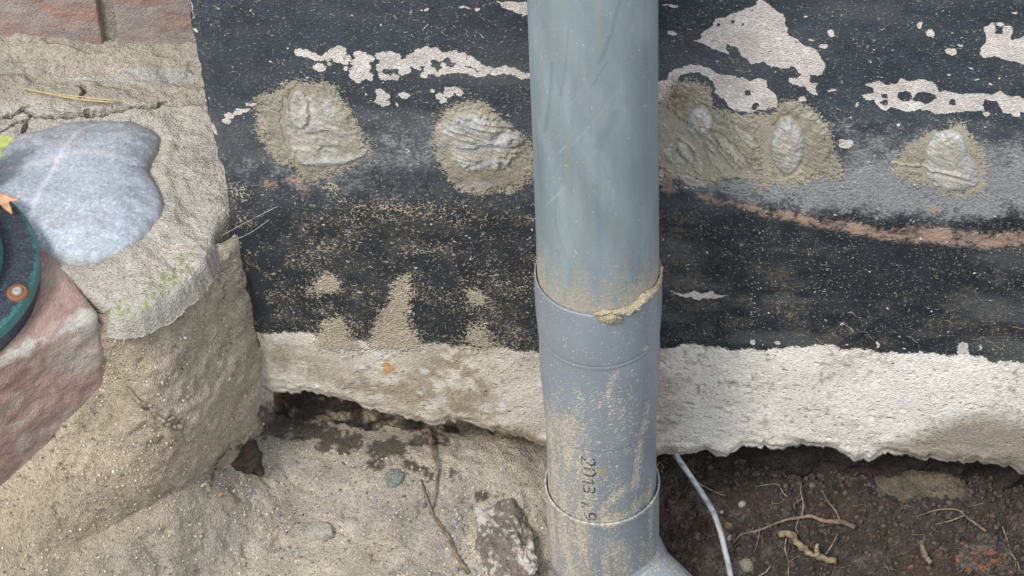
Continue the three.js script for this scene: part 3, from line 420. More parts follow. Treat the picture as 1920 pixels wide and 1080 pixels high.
// ------------------------------------------------------------------ the dug pit: sand on one side of the pipe, dark soil on the other
const PX = 0.066, PZ = 0.06;                                     // axis of the pipe
const lip = [[416, 425], [409, 445], [398, 490], [372, 520], [345, 543], [300, 574], [262, 590], [225, 596], [198, 592], [184, 572]].map(([u, v]) => { const p = onY(u, v, 0.04); return [p[0], p[2]]; });
const ctrl = [];
const bankPts = [];
for (const [u, v, z] of [[445, 860, 0.032], [395, 890, 0.066], [340, 925, 0.096], [270, 965, 0.122], [200, 1005, 0.144], [120, 1040, 0.168], [0, 1060, 0.194], [-120, 1090, 0.225], [440, 900, 0.055], [400, 945, 0.088], [330, 985, 0.118], [260, 1030, 0.146], [180, 1080, 0.174]]) ctrl.push(onZ(u, v, z));
for (const [u, v, z] of [[100, 650, 0.08], [-50, 750, 0.1], [200, 604, 0.082], [250, 604, 0.076], [300, 590, 0.062], [345, 560, 0.042], [390, 512, 0.02], [412, 462, 0.008], [442, 470, 0.004], [450, 520, 0.004], [461, 580, 0.004], [474, 640, 0.004], [485, 700, 0.004], [489, 750, 0.004], [488, 800, 0.005], [470, 470, -0.014], [480, 540, -0.014], [497, 620, -0.014], [512, 700, -0.014], [520, 780, -0.014], [520, 860, -0.014], [225, 728, 0.089], [110, 805, 0.112], [0, 888, 0.136], [-120, 970, 0.17], [300, 620, 0.066], [300, 720, 0.085], [350, 640, 0.056], [350, 720, 0.068], [350, 800, 0.083], [395, 620, 0.03], [400, 700, 0.044], [410, 780, 0.054], [425, 560, 0.012], [440, 640, 0.016], [460, 740, 0.02], [446, 800, 0.034], [250, 820, 0.105], [120, 920, 0.138], [0, 1000, 0.172], [380, 860, 0.072], [300, 930, 0.108], [250, 1000, 0.126], [180, 1080, 0.155], [0, 1080, 0.196], [400, 960, 0.07], [410, 910, 0.056], [480, 860, 0.008]]) bankPts.push(onZ(u, v, z));
for (const [u, v, y] of [[480, 950, -0.174], [440, 1020, -0.176], [380, 1080, -0.172],  [500, 850, -0.172], [560, 830, -0.178], [640, 850, -0.182], [740, 880, -0.184], [850, 860, -0.186], [980, 880, -0.192], [520, 900, -0.182], [500, 1000, -0.18], [420, 1080, -0.178], [650, 960, -0.19], [760, 1000, -0.196], [700, 1080, -0.2], [880, 980, -0.2], [960, 1080, -0.208], [1060, 1000, -0.212], [1130, 1000, -0.222], [1240, 1000, -0.232], [1300, 1080, -0.238], [1500, 1080, -0.234], [1700, 1080, -0.226], [1900, 1080, -0.218], [1260, 890, -0.21], [1400, 880, -0.206], [1550, 900, -0.208], [1700, 910, -0.204], [1900, 930, -0.208], [1500, 980, -0.216], [1800, 1000, -0.206]]) ctrl.push(onY(u, v, y));
for (const x of [-0.75, -0.5, -0.3, -0.1, 0.1, 0.3, 0.5, 0.8, 1.0]) { ctrl.push([x, 0.02, 0.52]); ctrl.push([x, 0.035, 0.7]); }
for (const x of [-0.3, -0.1, 0.1, 0.3, 0.5]) ctrl.push([x, -0.17 + 0.02 * rnd(), 0.26]);
for (const [x, y, z] of [[0.5, -0.2, -0.04], [0.8, -0.17, -0.04], [1, -0.17, -0.04], [0.8, -0.17, 0.1], [0, -0.2, -0.06], [0.2, -0.215, -0.06], [0.4, -0.212, -0.06], [-0.12, -0.192, -0.06], [-0.25, -0.165, 0], [-0.5, -0.1, 0.12], [-0.75, 0, 0.1], [-0.55, -0.06, 0.3]]) ctrl.push([x, y, z]);
const fit = (ctrl, soft) => {                                    // thin-plate spline y(x, z) through surveyed points
  const n = ctrl.length, N = n + 3, A = [], phi = (d2) => d2 < 1e-12 ? 0 : 0.5 * d2 * Math.log(d2);
  for (let i = 0; i < N; i++) { const r = new Float64Array(N + 1); if (i < n) { const [x, y, z] = ctrl[i]; for (let j = 0; j < n; j++) r[j] = phi((x - ctrl[j][0]) ** 2 + (z - ctrl[j][2]) ** 2); r[i] += soft; r[n] = 1; r[n + 1] = x; r[n + 2] = z; r[N] = y; } else for (let j = 0; j < n; j++) r[j] = i === n ? 1 : i === n + 1 ? ctrl[j][0] : ctrl[j][2]; A.push(r); }
  for (let c = 0; c < N; c++) { let p = c; for (let r = c + 1; r < N; r++) if (Math.abs(A[r][c]) > Math.abs(A[p][c])) p = r; [A[c], A[p]] = [A[p], A[c]]; for (let r = c + 1; r < N; r++) { const f = A[r][c] / A[c][c]; if (f) for (let k = c; k <= N; k++) A[r][k] -= f * A[c][k]; } }
  const w = new Float64Array(N); for (let r = N - 1; r >= 0; r--) { let s = A[r][N]; for (let k = r + 1; k < N; k++) s -= A[r][k] * w[k]; w[r] = s / A[r][r]; }
  return (x, z) => { let s = w[n] + w[n + 1] * x + w[n + 2] * z; for (let j = 0; j < n; j++) s += w[j] * phi((x - ctrl[j][0]) ** 2 + (z - ctrl[j][2]) ** 2); return s; };
};
const spline = fit(ctrl, 1e-4), bankZ = fit(bankPts.map(([x, y, z]) => [x, z, y]), 4e-5);
const bedOutline = [[-0.62, -0.186], [-0.187, -0.186], [-0.19, -0.09], [-0.194, -0.02], ...lip, ...[[130, 530], [75, 492], [0, 470], [-200, 470]].map(([u, v]) => { const p = onY(u, v, 0.04); return [p[0], p[2]]; }), [-0.62, 0.03]];
const base = (x, z) => { const y = clamp(spline(x, z), -0.26, 0.06); return x < -0.17 && x > -0.42 && z < 0.12 ? Math.min(y, -0.1) : y; };
const sandBump = (x, y, z) => (fbm3(x * 36, y * 36, z * 36, 4) - 0.5) * 0.0055 + (fbm3(x * 170 + 9, y * 170, z * 170, 3) - 0.5) * 0.0028 - 0.002 * sst(0.6, 0.72, fbm3(x * 60 + 40, y * 60, z * 60, 3));
const soilBump = (x, y, z) => (fbm3(x * 55 + 30, y * 55, z * 55, 4) - 0.45) * 0.016 + (fbm3(x * 240, y * 240, z * 240, 3) - 0.5) * 0.008;
const sandY = (x, z) => { const y = base(x, z); return y + sandBump(x, y, z); }, soilY = (x, z) => { const y = base(x, z); return y + soilBump(x, y, z); };
const X0G = -0.9, X1G = 1.0, Z0G = -0.09, Z1G = 0.7;
const splitX = (z) => PX - 0.006 + 0.0 * z;
const clusters = [[540, 800, 60, 20], [620, 820, 55, 22], [700, 870, 45, 18], [900, 930, 36, 9], [455, 842, 26, 12]], blackEarth = [[485, 760], [560, 770], [640, 800], [740, 810], [840, 800], [845, 830], [770, 845], [790, 875], [850, 895], [760, 890], [680, 862], [600, 845], [540, 815], [500, 835], [485, 840]];
function sandColor(x, y, z, c) {
  const [u, v] = chart(x, y, z), a = fbm3(x * 30, y * 30, z * 30, 4), b = fbm3(x * 110 + 5, y * 110, z * 110, 3);
  const bank = sst(-0.17, -0.1, y + (a - 0.5) * 0.04) * (1 - sst(-0.12, -0.02, x)), t = 0.82 + 0.5 * (a - 0.5) + 0.35 * (b - 0.5);
  c[0] = 0.52 * t; c[1] = 0.47 * t; c[2] = 0.385 * t; mixc(c, [0.47 * t, 0.4 * t, 0.295 * t], bank * mix(0.95, 0.35, sst(-0.245, -0.225, x + (a - 0.5) * 0.03)));
  mixc(c, [0.36 * t, 0.34 * t, 0.31 * t], (1 - bank) * sst(0.5, 0.68, fbm3(x * 24 + 60, y * 24, z * 24, 3)) * 0.7);
  // black earth mixed in along the foundation and in a few streaks
  let e = 0; for (const [cu, cv, ru, rv] of clusters) e = Math.max(e, 1 - Math.hypot((u - cu) / ru / 1.5, (v - cv) / rv / 1.7));
  if (v > 720 && u > 440 && u < 900) e = Math.max(e, 0.55 + sdf(blackEarth, u, v) / 40);
  e = Math.max(e, 1 - lineD([[392, 930], [400, 890], [410, 860], [430, 838]], u, v) / 10, 1 - lineD([[230, 740], [250, 750], [285, 775], [310, 800]], u, v) / 9, 0.9 - lineD([[130, 800], [190, 770]], u, v) / 14);
  mixc(c, [0.1, 0.084, 0.068], sst(0.36, 0.62, e * 0.6 + (b - 0.5) * 1.2 + (a - 0.5) * 0.7 + (n3(x * 500, y * 500, z * 500) - 0.5) * 0.5) * clamp(e * 6));
}
const brickRed = (u, v) => Math.max(1 - Math.hypot((u - 1850) / 130, (v - 1040) / 60), 1 - Math.hypot((u - 1710) / 34, (v - 1020) / 40), 0.8 - Math.hypot((u - 1830) / 60, (v - 995) / 16), 1 - Math.hypot((u - 1780) / 36, (v - 1040) / 26));
function soilColor(x, y, z, c) {
  const [u, v] = chart(x, y, z), a = fbm3(x * 45 + 7, y * 45, z * 45, 4), b = fbm3(x * 160, y * 160, z * 160, 3), t = 0.7 + 0.9 * (a - 0.4) + 0.5 * (b - 0.5);
  c[0] = 0.054 * t; c[1] = 0.045 * t; c[2] = 0.039 * t; mixc(c, [0.085 * t, 0.05 * t, 0.034 * t], sst(0.55, 0.7, fbm3(x * 22, y * 22 + 40, z * 22, 3)) * 0.7);
  mixc(c, [0.16, 0.15, 0.145], sst(0.6, 0.75, b * 0.6 + fbm3(x * 30, y * 30, z * 30 + 9, 2) * 0.5) * 0.6);
  const r = brickRed(u, v); mixc(c, [0.26, 0.085, 0.045], sst(0.48, 0.75, r * 0.5 + (fbm3(x * 75, y * 75 + 3, z * 75, 3) - 0.5) * 1.5) * clamp(r * 6) * 0.85);
}
function pitSheet(xa, xb, bump, paint, cell) {               // fine where the pit is, coarser towards the garden
  const nx = Math.round((xb - xa) / cell), zs = []; for (let z = Z0G; z < 0.24; z += cell) zs.push(z); for (let z = 0.24; z < Z1G; z += 0.012) zs.push(z); zs.push(Z1G);
  return sheet(nx, zs.length, (a, b, p, t, c) => { const x = mix(xa, xb, a), z = zs[Math.round(b * (zs.length - 1))], y = base(x, z), e = 0.002; let gx = (base(x + e, z) - y) / e, gz = (base(x, z + e) - y) / e; const s = Math.hypot(gx, gz), q = Math.min(1, 3 / (s + 1e-6)); gx *= q; gz *= q; const l = Math.hypot(gx, 1, gz), k = bump(x, y, z); p[0] = x - gx / l * k; p[1] = y + k / l; p[2] = z - gz / l * k; t[0] = (x - y * 0.55) / GS; t[1] = (z - y * 0.75) / GS; paint(x, y, z, c); }, true);
}
const sandGeo = mergeGeometries([pitSheet(-0.42, splitX(0), sandBump, sandColor, 0.0013), pitSheet(X0G, -0.42, sandBump, sandColor, 0.006)]);
struct('sand', sandGeo, M.sand);
struct('soil', mergeGeometries([pitSheet(splitX(0), 0.42, soilBump, soilColor, 0.0014), pitSheet(0.42, X1G, soilBump, soilColor, 0.006)]), M.soil);
{ // garden ground round the pit, out to the horizon
  const parts = []; const quad = (x0, x1, z0, z1) => { const g = new THREE.PlaneGeometry(x1 - x0, z1 - z0); g.rotateX(-Math.PI / 2); g.translate((x0 + x1) / 2, 0.03, (z0 + z1) / 2); parts.push(g); };
  quad(-80, 80, Z1G, 120); quad(-80, X0G, -0.3, Z1G); quad(X1G, 80, -0.3, Z1G);
  const g = mergeGeometries(parts); const uv = g.attributes.uv, p = g.attributes.position; for (let i = 0; i < uv.count; i++) uv.setXY(i, p.getX(i) / GS, p.getZ(i) / GS);
  struct('ground', g, std({ ...soilMaps, color: new THREE.Color().setRGB(0.3, 0.26, 0.2), bumpScale: 0.001 }));
}
{ // the cut face of the bank, from the mortar bed down to the pit floor
  const xa = -0.43, xb = -0.165, ya = -0.215, yb = 0.036, nx = 220, ny = 205;
  const g = sheet(nx, ny, (a, b, p, t, c) => { const x = mix(xa, xb, a), y = mix(ya, yb, b), z = Math.min(bankZ(x, y), 0.3); p[0] = x; p[1] = y; p[2] = z; t[0] = (x - z) / GS; t[1] = (y - z * 0.25) / GS; sandColor(x, y, z, c); return z > (y < -0.105 ? 0.001 : -0.02); });
  const p = g.attributes.position, n = g.attributes.normal; for (let i = 0; i < p.count; i++) { const x = p.getX(i), y = p.getY(i), z = p.getZ(i), r = sst(-0.245, -0.225, x), k = sandBump(x, y, z) * 0.6 + 0.0028 * (fbm3(x * 120, y * 160, z * 120, 4) - 0.5) + r * 0.0016 * sst(0.5, 0.66, fbm3(x * 85, y * 85 + 6, z * 85, 4)) - 0.002 * sst(0.6, 0.72, fbm3(x * 70 + 20, y * 90, z * 70, 4)); p.setXYZ(i, x + n.getX(i) * k, y + n.getY(i) * k, z + n.getZ(i) * k); }
  g.computeVertexNormals(); struct('sand_bank', g, M.sand);
}
// old masonry and earth behind the broken plaster
{
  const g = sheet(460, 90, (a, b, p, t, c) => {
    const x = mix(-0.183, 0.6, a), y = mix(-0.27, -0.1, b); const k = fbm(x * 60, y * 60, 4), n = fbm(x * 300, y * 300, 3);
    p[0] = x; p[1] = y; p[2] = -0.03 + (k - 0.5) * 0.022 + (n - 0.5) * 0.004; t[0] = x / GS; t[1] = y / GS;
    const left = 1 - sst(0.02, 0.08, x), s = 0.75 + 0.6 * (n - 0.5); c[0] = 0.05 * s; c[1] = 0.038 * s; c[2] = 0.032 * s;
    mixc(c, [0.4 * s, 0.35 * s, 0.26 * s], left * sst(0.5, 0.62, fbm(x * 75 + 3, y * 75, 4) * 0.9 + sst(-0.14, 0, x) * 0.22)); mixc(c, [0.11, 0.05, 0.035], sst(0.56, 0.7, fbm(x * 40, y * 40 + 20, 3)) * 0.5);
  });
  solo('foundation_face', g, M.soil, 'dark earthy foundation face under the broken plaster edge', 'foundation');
}

// ------------------------------------------------------------------ brick wall standing back beside the coated wall
{
  const w = thing('brick_wall', 'weathered red brick wall beside the black coated wall', 'wall');
  const face = -0.175, base = 0.043;
  const back = sheet(300, 60, (a, b, p, t, c) => { const x = mix(-1.0, -0.19, a), y = mix(-0.05, 0.3, b); p[0] = x; p[1] = y; p[2] = face - 0.006 + (fbm(x * 120, y * 120, 3) - 0.5) * 0.004; t[0] = x / GS; t[1] = y / GS; const s = 0.9 + 0.3 * (fbm(x * 50, y * 50, 2) - 0.5); c[0] = 0.33 * s; c[1] = 0.315 * s; c[2] = 0.28 * s; });
  part('mortar_joints', back, M.concrete, w);
  const jx = onZ(203, 50, face)[0];                              // the upright joint in view
  for (let r = 0; r < 4; r++) for (let k = -1; k < 4; k++) {
    const L = 0.21, h = 0.062, gap = 0.0095, shift = r % 2 ? 0.11 : 0, x1 = jx - gap / 2 - k * (L + gap) + shift, x0 = x1 - L; let a = x0, b = x1; if (a > -0.2) continue; b = Math.min(b, -0.192); if (b - a < 0.02) continue;
    const tn = rr(0.85, 1.12), o = rnd() * 50;
    const g = block(b - a, h, 0.06, Math.round((b - a) / 0.0028), 24, 8, 0.003, 0.0016, 90, (x, y, z, c) => {
      const q = fbm(x * 40 + o, y * 70 + o, 4), d = sst(0.4, 0.6, fbm(x * 14 + o, y * 60, 3)); c[0] = 0.36 * tn; c[1] = 0.255 * tn; c[2] = 0.225 * tn; mixc(c, [0.46, 0.2, 0.12], d * 0.4 * sst(0.4, 0.6, q)); mixc(c, [0.34, 0.325, 0.31], sst(0.42, 0.65, fbm(x * 30 + o + 9, y * 50, 4)) * 0.65); return (fbm(x * 60 + o, y * 160, 3) - 0.5) * 0.0015;
    });
    const m = part('brick', g, M.brick, w); m.position.set((a + b) / 2, base + h / 2 + r * (h + gap) - 0.0008 * k, face - 0.03);
  }
  const up = new THREE.BoxGeometry(1.6, 2.4, 0.2); up.translate(-0.995, 1.52, face - 0.106); part('upper_wall', up, std({ color: new THREE.Color().setRGB(0.28, 0.17, 0.13) }), w);
}
// ------------------------------------------------------------------ mortar bed on the old ground, cracked along the wall
const flat = (pts, y) => pts.map(([u, v]) => { const p = onY(u, v, y); return [p[0], p[2]]; });
function slab(poly, top, paint, cell, edge, drop, uvk = GS) {
  const xs = poly.map((p) => p[0]), zs = poly.map((p) => p[1]), x0 = Math.min(...xs) - 0.004, x1 = Math.max(...xs) + 0.004, z0 = Math.min(...zs) - 0.004, z1 = Math.max(...zs) + 0.004;
  return sheet(Math.ceil((x1 - x0) / cell), Math.ceil((z1 - z0) / cell), (a, b, p, t, c) => {
    const x = mix(x0, x1, a), z = mix(z0, z1, b), d = sdf(poly, x + (fbm(x * 90, z * 90, 2) - 0.5) * 0.004, z + (fbm(x * 90 + 30, z * 90, 2) - 0.5) * 0.004), e = clamp(1 - d / edge);
    p[0] = x; p[2] = z; p[1] = top(x, z, d) - drop * (0.35 * e * e + 0.65 * Math.pow(e, 7)) ; t[0] = (x - p[1] * 0.5) / uvk; t[1] = (z - p[1] * 0.8) / uvk; paint(x, p[1], z, c, d); return d > -0.0018;
  }, true);
}
const cracks = [[[[-60, 262], [0, 247], [22, 232], [50, 215], [58, 212]], 3.2], [[[50, 200], [58, 212], [90, 214], [130, 212], [165, 210], [205, 205], [240, 200], [262, 198], [290, 194], [305, 183]], 3.4], [[[-60, 225], [0, 212], [20, 206], [42, 194], [50, 188]], 3], [[[153, 158], [155, 168], [153, 176]], 3], [[[58, 212], [48, 222], [44, 240]], 2.2], [[[162, 203], [163, 210]], 4]].map(([p, w]) => [flat(p, 0.046), w / 2729]);
const stoneOutline = flat([[-160, 330], [-60, 300], [0, 282], [40, 258], [90, 240], [150, 226], [205, 220], [255, 226], [288, 240], [304, 262], [303, 285], [290, 305], [286, 325], [298, 350], [309, 385], [304, 412], [285, 440], [255, 465], [222, 485], [185, 498], [150, 502], [110, 496], [70, 480], [30, 470], [-60, 460], [-160, 420]], 0.04);
const bedTop = (x, z) => 0.041 + (fbm(x * 35, z * 35, 4) - 0.5) * 0.008 + (fbm(x * 160, z * 160, 3) - 0.5) * 0.0028 + 0.006 * sst(-0.14, -0.175, z) + 0.003 * sst(0.55, 0.75, ridge(x * 18, z * 70 + 3, 2)) * (1 - sst(-0.13, -0.11, z));
{
  const g = slab(bedOutline, (x, z, d) => { let y = bedTop(x, z); for (const [p, w] of cracks) { const l = lineD(p, x + (fbm(x * 300, z * 300, 2) - 0.5) * 0.004, z + (fbm(x * 300 + 9, z * 300, 2) - 0.5) * 0.004); if (l < w * 3) y -= 0.024 * (1 - sst(w * 0.7, w * 1.25, l)); } const s = sdf(stoneOutline, x, z); y += 0.003 * Math.exp(-((s + 0.006) ** 2) / 3e-5); if (s > 0.012) y -= 0.008; return y; }, (x, y, z, c, d) => {
    const a = fbm(x * 40, z * 40, 4), t = 0.88 + 0.4 * (a - 0.5), [u, v] = chart(x, y, z); c[0] = 0.49 * t; c[1] = 0.47 * t; c[2] = 0.43 * t; mixc(c, [0.43 * t, 0.405 * t, 0.34 * t], 1 - sst(-0.13, -0.1, z + (a - 0.5) * 0.05));
    mixc(c, [0.5 * t, 0.5 * t, 0.51 * t], sst(0.5, 0.7, fbm(x * 25 + 3, z * 160, 3)) * sst(-0.16, -0.15, z) * (1 - sst(-0.145, -0.135, z)) * 0.7);
    const gr = Math.max(1 - Math.hypot((u - 318) / 18, (v - 512) / 16), 0.75 - Math.hypot((u - 328) / 34, (v - 285) / 30), 1 - lineD([[205, 588], [250, 584], [280, 572], [300, 535], [335, 500], [360, 478]], u, v) / 30); mixc(c, [0.22, 0.27, 0.07], sst(0.42, 0.75, gr * 0.65 + (fbm(x * 320, z * 320, 3) - 0.5) * 1.7) * clamp(gr * 4) * 0.7);
  }, 0.0011, 0.009, 0.021);
  solo('mortar_bed', roughen(g, 0.0011, 190), M.concrete, 'cracked grey mortar bed at the foot of the brick wall, holding the smooth stone', 'mortar bed');
}
{ // smooth blue-grey field stone set in the bed
  const vein = [[[175, 215], [150, 232], [120, 275], [85, 340], [60, 390], [36, 440]], [[-60, 330], [10, 312], [60, 303], [95, 300], [180, 280], [240, 290]]].map((p) => flat(p, 0.06));
  const g = slab(stoneOutline, (x, z, d) => { const k = clamp(d / 0.05), [u, v] = [x, z]; return 0.036 + 0.024 * Math.sqrt(1 - (1 - k) * (1 - k)) - 0.05 * Math.max(0, -0.045 - z) + (fbm(x * 30, z * 30, 3) - 0.5) * 0.005; }, (x, y, z, c, d) => {
    const a = fbm(x * 35 + 3, z * 35, 4), b = fbm(x * 500, z * 500, 2), t = 0.95 + 0.22 * (a - 0.5) + 0.4 * (b - 0.5); c[0] = 0.41 * t; c[1] = 0.465 * t; c[2] = 0.545 * t;
    mixc(c, [0.37 * t, 0.4 * t, 0.45 * t], 0.6 * sst(-0.035, -0.06, z + (a - 0.5) * 0.03)); const l = lineD(vein[0], x, z + (a - 0.5) * 0.004), m = lineD(vein[1], x, z + (a - 0.5) * 0.01);
    mixc(c, [0.66, 0.67, 0.7], 0.7 * (1 - sst(0.0007, 0.0024, l + (b - 0.5) * 0.002)) + 0.35 * (1 - sst(0.001, 0.0035, m + (b - 0.5) * 0.003))); mixc(c, [0.34, 0.32, 0.3], 0.25 * sst(0.64, 0.8, fbm(x * 28 + 70, z * 28, 4))); mixc(c, [0.62, 0.66, 0.74], 0.6 * sst(0.72, 0.8, n2(x * 900, z * 900))); mixc(c, [0.42, 0.4, 0.35], 0.6 * (1 - sst(0, 0.006, d)));
  }, 0.001, 0.004, 0.012);
  solo('field_stone', g, M.stone, 'smooth blue-grey stone with a pale vein set in the mortar bed', 'stone');
}
{ // worn red paver at the edge of the pit, with old mortar along its arris
  const sx = 0.24, sy = 0.15, sz = 0.1, A = onY(192, 583, 0.044), d1 = [-0.787, 0.617], d2 = [-0.617, -0.787];
  const g = block(sx, sy, sz, 150, 94, 60, 0.01, 0.0026, 60, (x, y, z, c) => {
    const a = fbm3(x * 40, y * 40, z * 40, 4), b = fbm3(x * 150 + 9, y * 150, z * 150, 3), t = 0.85 + 0.5 * (a - 0.5) + 0.3 * (b - 0.5); c[0] = 0.43 * t; c[1] = 0.295 * t; c[2] = 0.255 * t; mixc(c, [0.31 * t, 0.185 * t, 0.15 * t], sst(0.45, 0.65, fbm3(x * 18 + 4, y * 18, z * 18, 3)) * 0.6); mixc(c, [0.42, 0.385, 0.345], sst(0.52, 0.72, fbm3(x * 30 + 40, y * 55, z * 30, 4)) * 0.55);
    const top = sy / 2 - y, fr = z + sz / 2, l = Math.hypot(Math.max(0, top - 0.004), Math.max(0, fr - 0.002 - 0.006 * Math.sin(x * 30))), m = 1 - sst(0.001, 0.006, l + (a - 0.5) * 0.022 + (b - 0.5) * 0.016), p2 = (1 - sst(0.012, 0.03, Math.hypot(x + sx / 2 - 0.022, (top - 0.022) * 0.8) + (a - 0.5) * 0.02)) * (fr < 0.01 ? 1 : 0);
    mixc(c, [0.5, 0.485, 0.44], Math.max(m * 0.9, p2 * 0.35) * (fr < 0.03 ? 1 : 0)); return 0;
  });
  const m = solo('paver', g, M.brick, 'worn reddish paver with a mortar smear along its top edge, above the sand', 'paver');
  m.position.set(A[0] + d1[0] * sx / 2 + d2[0] * sz / 2, 0.044 - sy / 2, A[2] + d1[1] * sx / 2 + d2[1] * sz / 2); m.rotation.y = Math.atan2(-d1[1], d1[0]);
}
{ // round flanged fitting, black paint worn to green on its edges
  const c0 = onY(-184, 508, 0.062), top = 0.066, R = 0.0925, lampMaps = surfaceMaps(1024, 512, (i, j, o) => {
    const a = i / 1024, r = j / 512, x = Math.cos(a * 6.2832) * (2 + r * 3), y = Math.sin(a * 6.2832) * (2 + r * 3), n = fbm(x * 9, y * 9, 4), f = fbm(x * 40, y * 40, 3);
    o[0] = 0.018 + 0.014 * n; o[1] = 0.026 + 0.016 * n; o[2] = 0.04 + 0.022 * n; const rad = Math.abs(r - 0.5) * 0, w = Math.max(sst(0.9, 0.955, r + (n - 0.5) * 0.05 + (f - 0.5) * 0.05), sst(0.6, 0.66, r + (f - 0.5) * 0.04) * (1 - sst(0.675, 0.71, r + (f - 0.5) * 0.04)), sst(0.66, 0.7, f) * 0.7 * sst(0.5, 0.65, n)) ; mixc(o, [0.05, 0.24, 0.22], w * 0.65);
    mixc(o, [0.45, 0.43, 0.4], sst(0.84, 0.88, n2(x * 130, y * 130)) * 0.6); o[3] = 0.5 + 0.12 * f - 0.15 * w;
  });
  const mat = std({ ...lampMaps, bumpScale: 0.0006, roughness: 0.5 });
  const t = thing('ground_fitting', 'round black metal flange worn green at its edges, screwed down on the paver', 'fitting');
  const prof = (pts) => { const g = revolve(pts.map(([r, y]) => [r, top + y]), 120, c0[0], c0[2], 0, 1), uv = g.attributes.uv, p = g.attributes.position; for (let i = 0; i < uv.count; i++) uv.setY(i, Math.hypot(p.getX(i) - c0[0], p.getZ(i) - c0[2]) / R * 0.95 + (top - p.getY(i)) * 5); return g; };
  part('flange', prof([[0.064, 0], [0.088, 0], [0.0912, -0.0008], [R, -0.0028], [R, -0.012], [R - 0.002, -0.024]].reverse()), mat, t);
  part('collar', prof([[0.064, 0.014], [0.0665, 0.0135], [0.0685, 0.011], [0.0695, 0.0004], [0.071, -0.002]].reverse()), mat, t);
  part('cap', prof([[0.001, 0.02], [0.04, 0.019], [0.058, 0.016], [0.0655, 0.013]].reverse()), mat, t);
  const s0 = onY(33, 550, top), a0 = Math.atan2(s0[0] - c0[0], s0[2] - c0[2]), rs = Math.hypot(s0[0] - c0[0], s0[2] - c0[2]);
  const rust = std({ color: new THREE.Color().setRGB(0.2, 0.085, 0.045), roughness: 0.8 }), steel = std({ color: new THREE.Color().setRGB(0.36, 0.35, 0.34), metalness: 0.35, roughness: 0.65 });
  for (let k = 0; k < 4; k++) {
    const a = a0 + k * Math.PI / 2, x = c0[0] + rs * Math.sin(a), z = c0[2] + rs * Math.cos(a);
    const w = part('screw', revolve([[0.0001, top + 0.0026], [0.0007, top + 0.0027], [0.0009, top + 0.0036], [0.0027, top + 0.0037], [0.0033, top + 0.0032], [0.0036, top + 0.002], [0.0036, top]].reverse(), 24, x, z, 0, 1), steel, t);
    part('washer', revolve([[0.003, top + 0.0016], [0.006, top + 0.0022], [0.0072, top + 0.0016], [0.0074, top - 0.0005]].reverse(), 28, x, z, 0, 1), rust, w);
  }
}

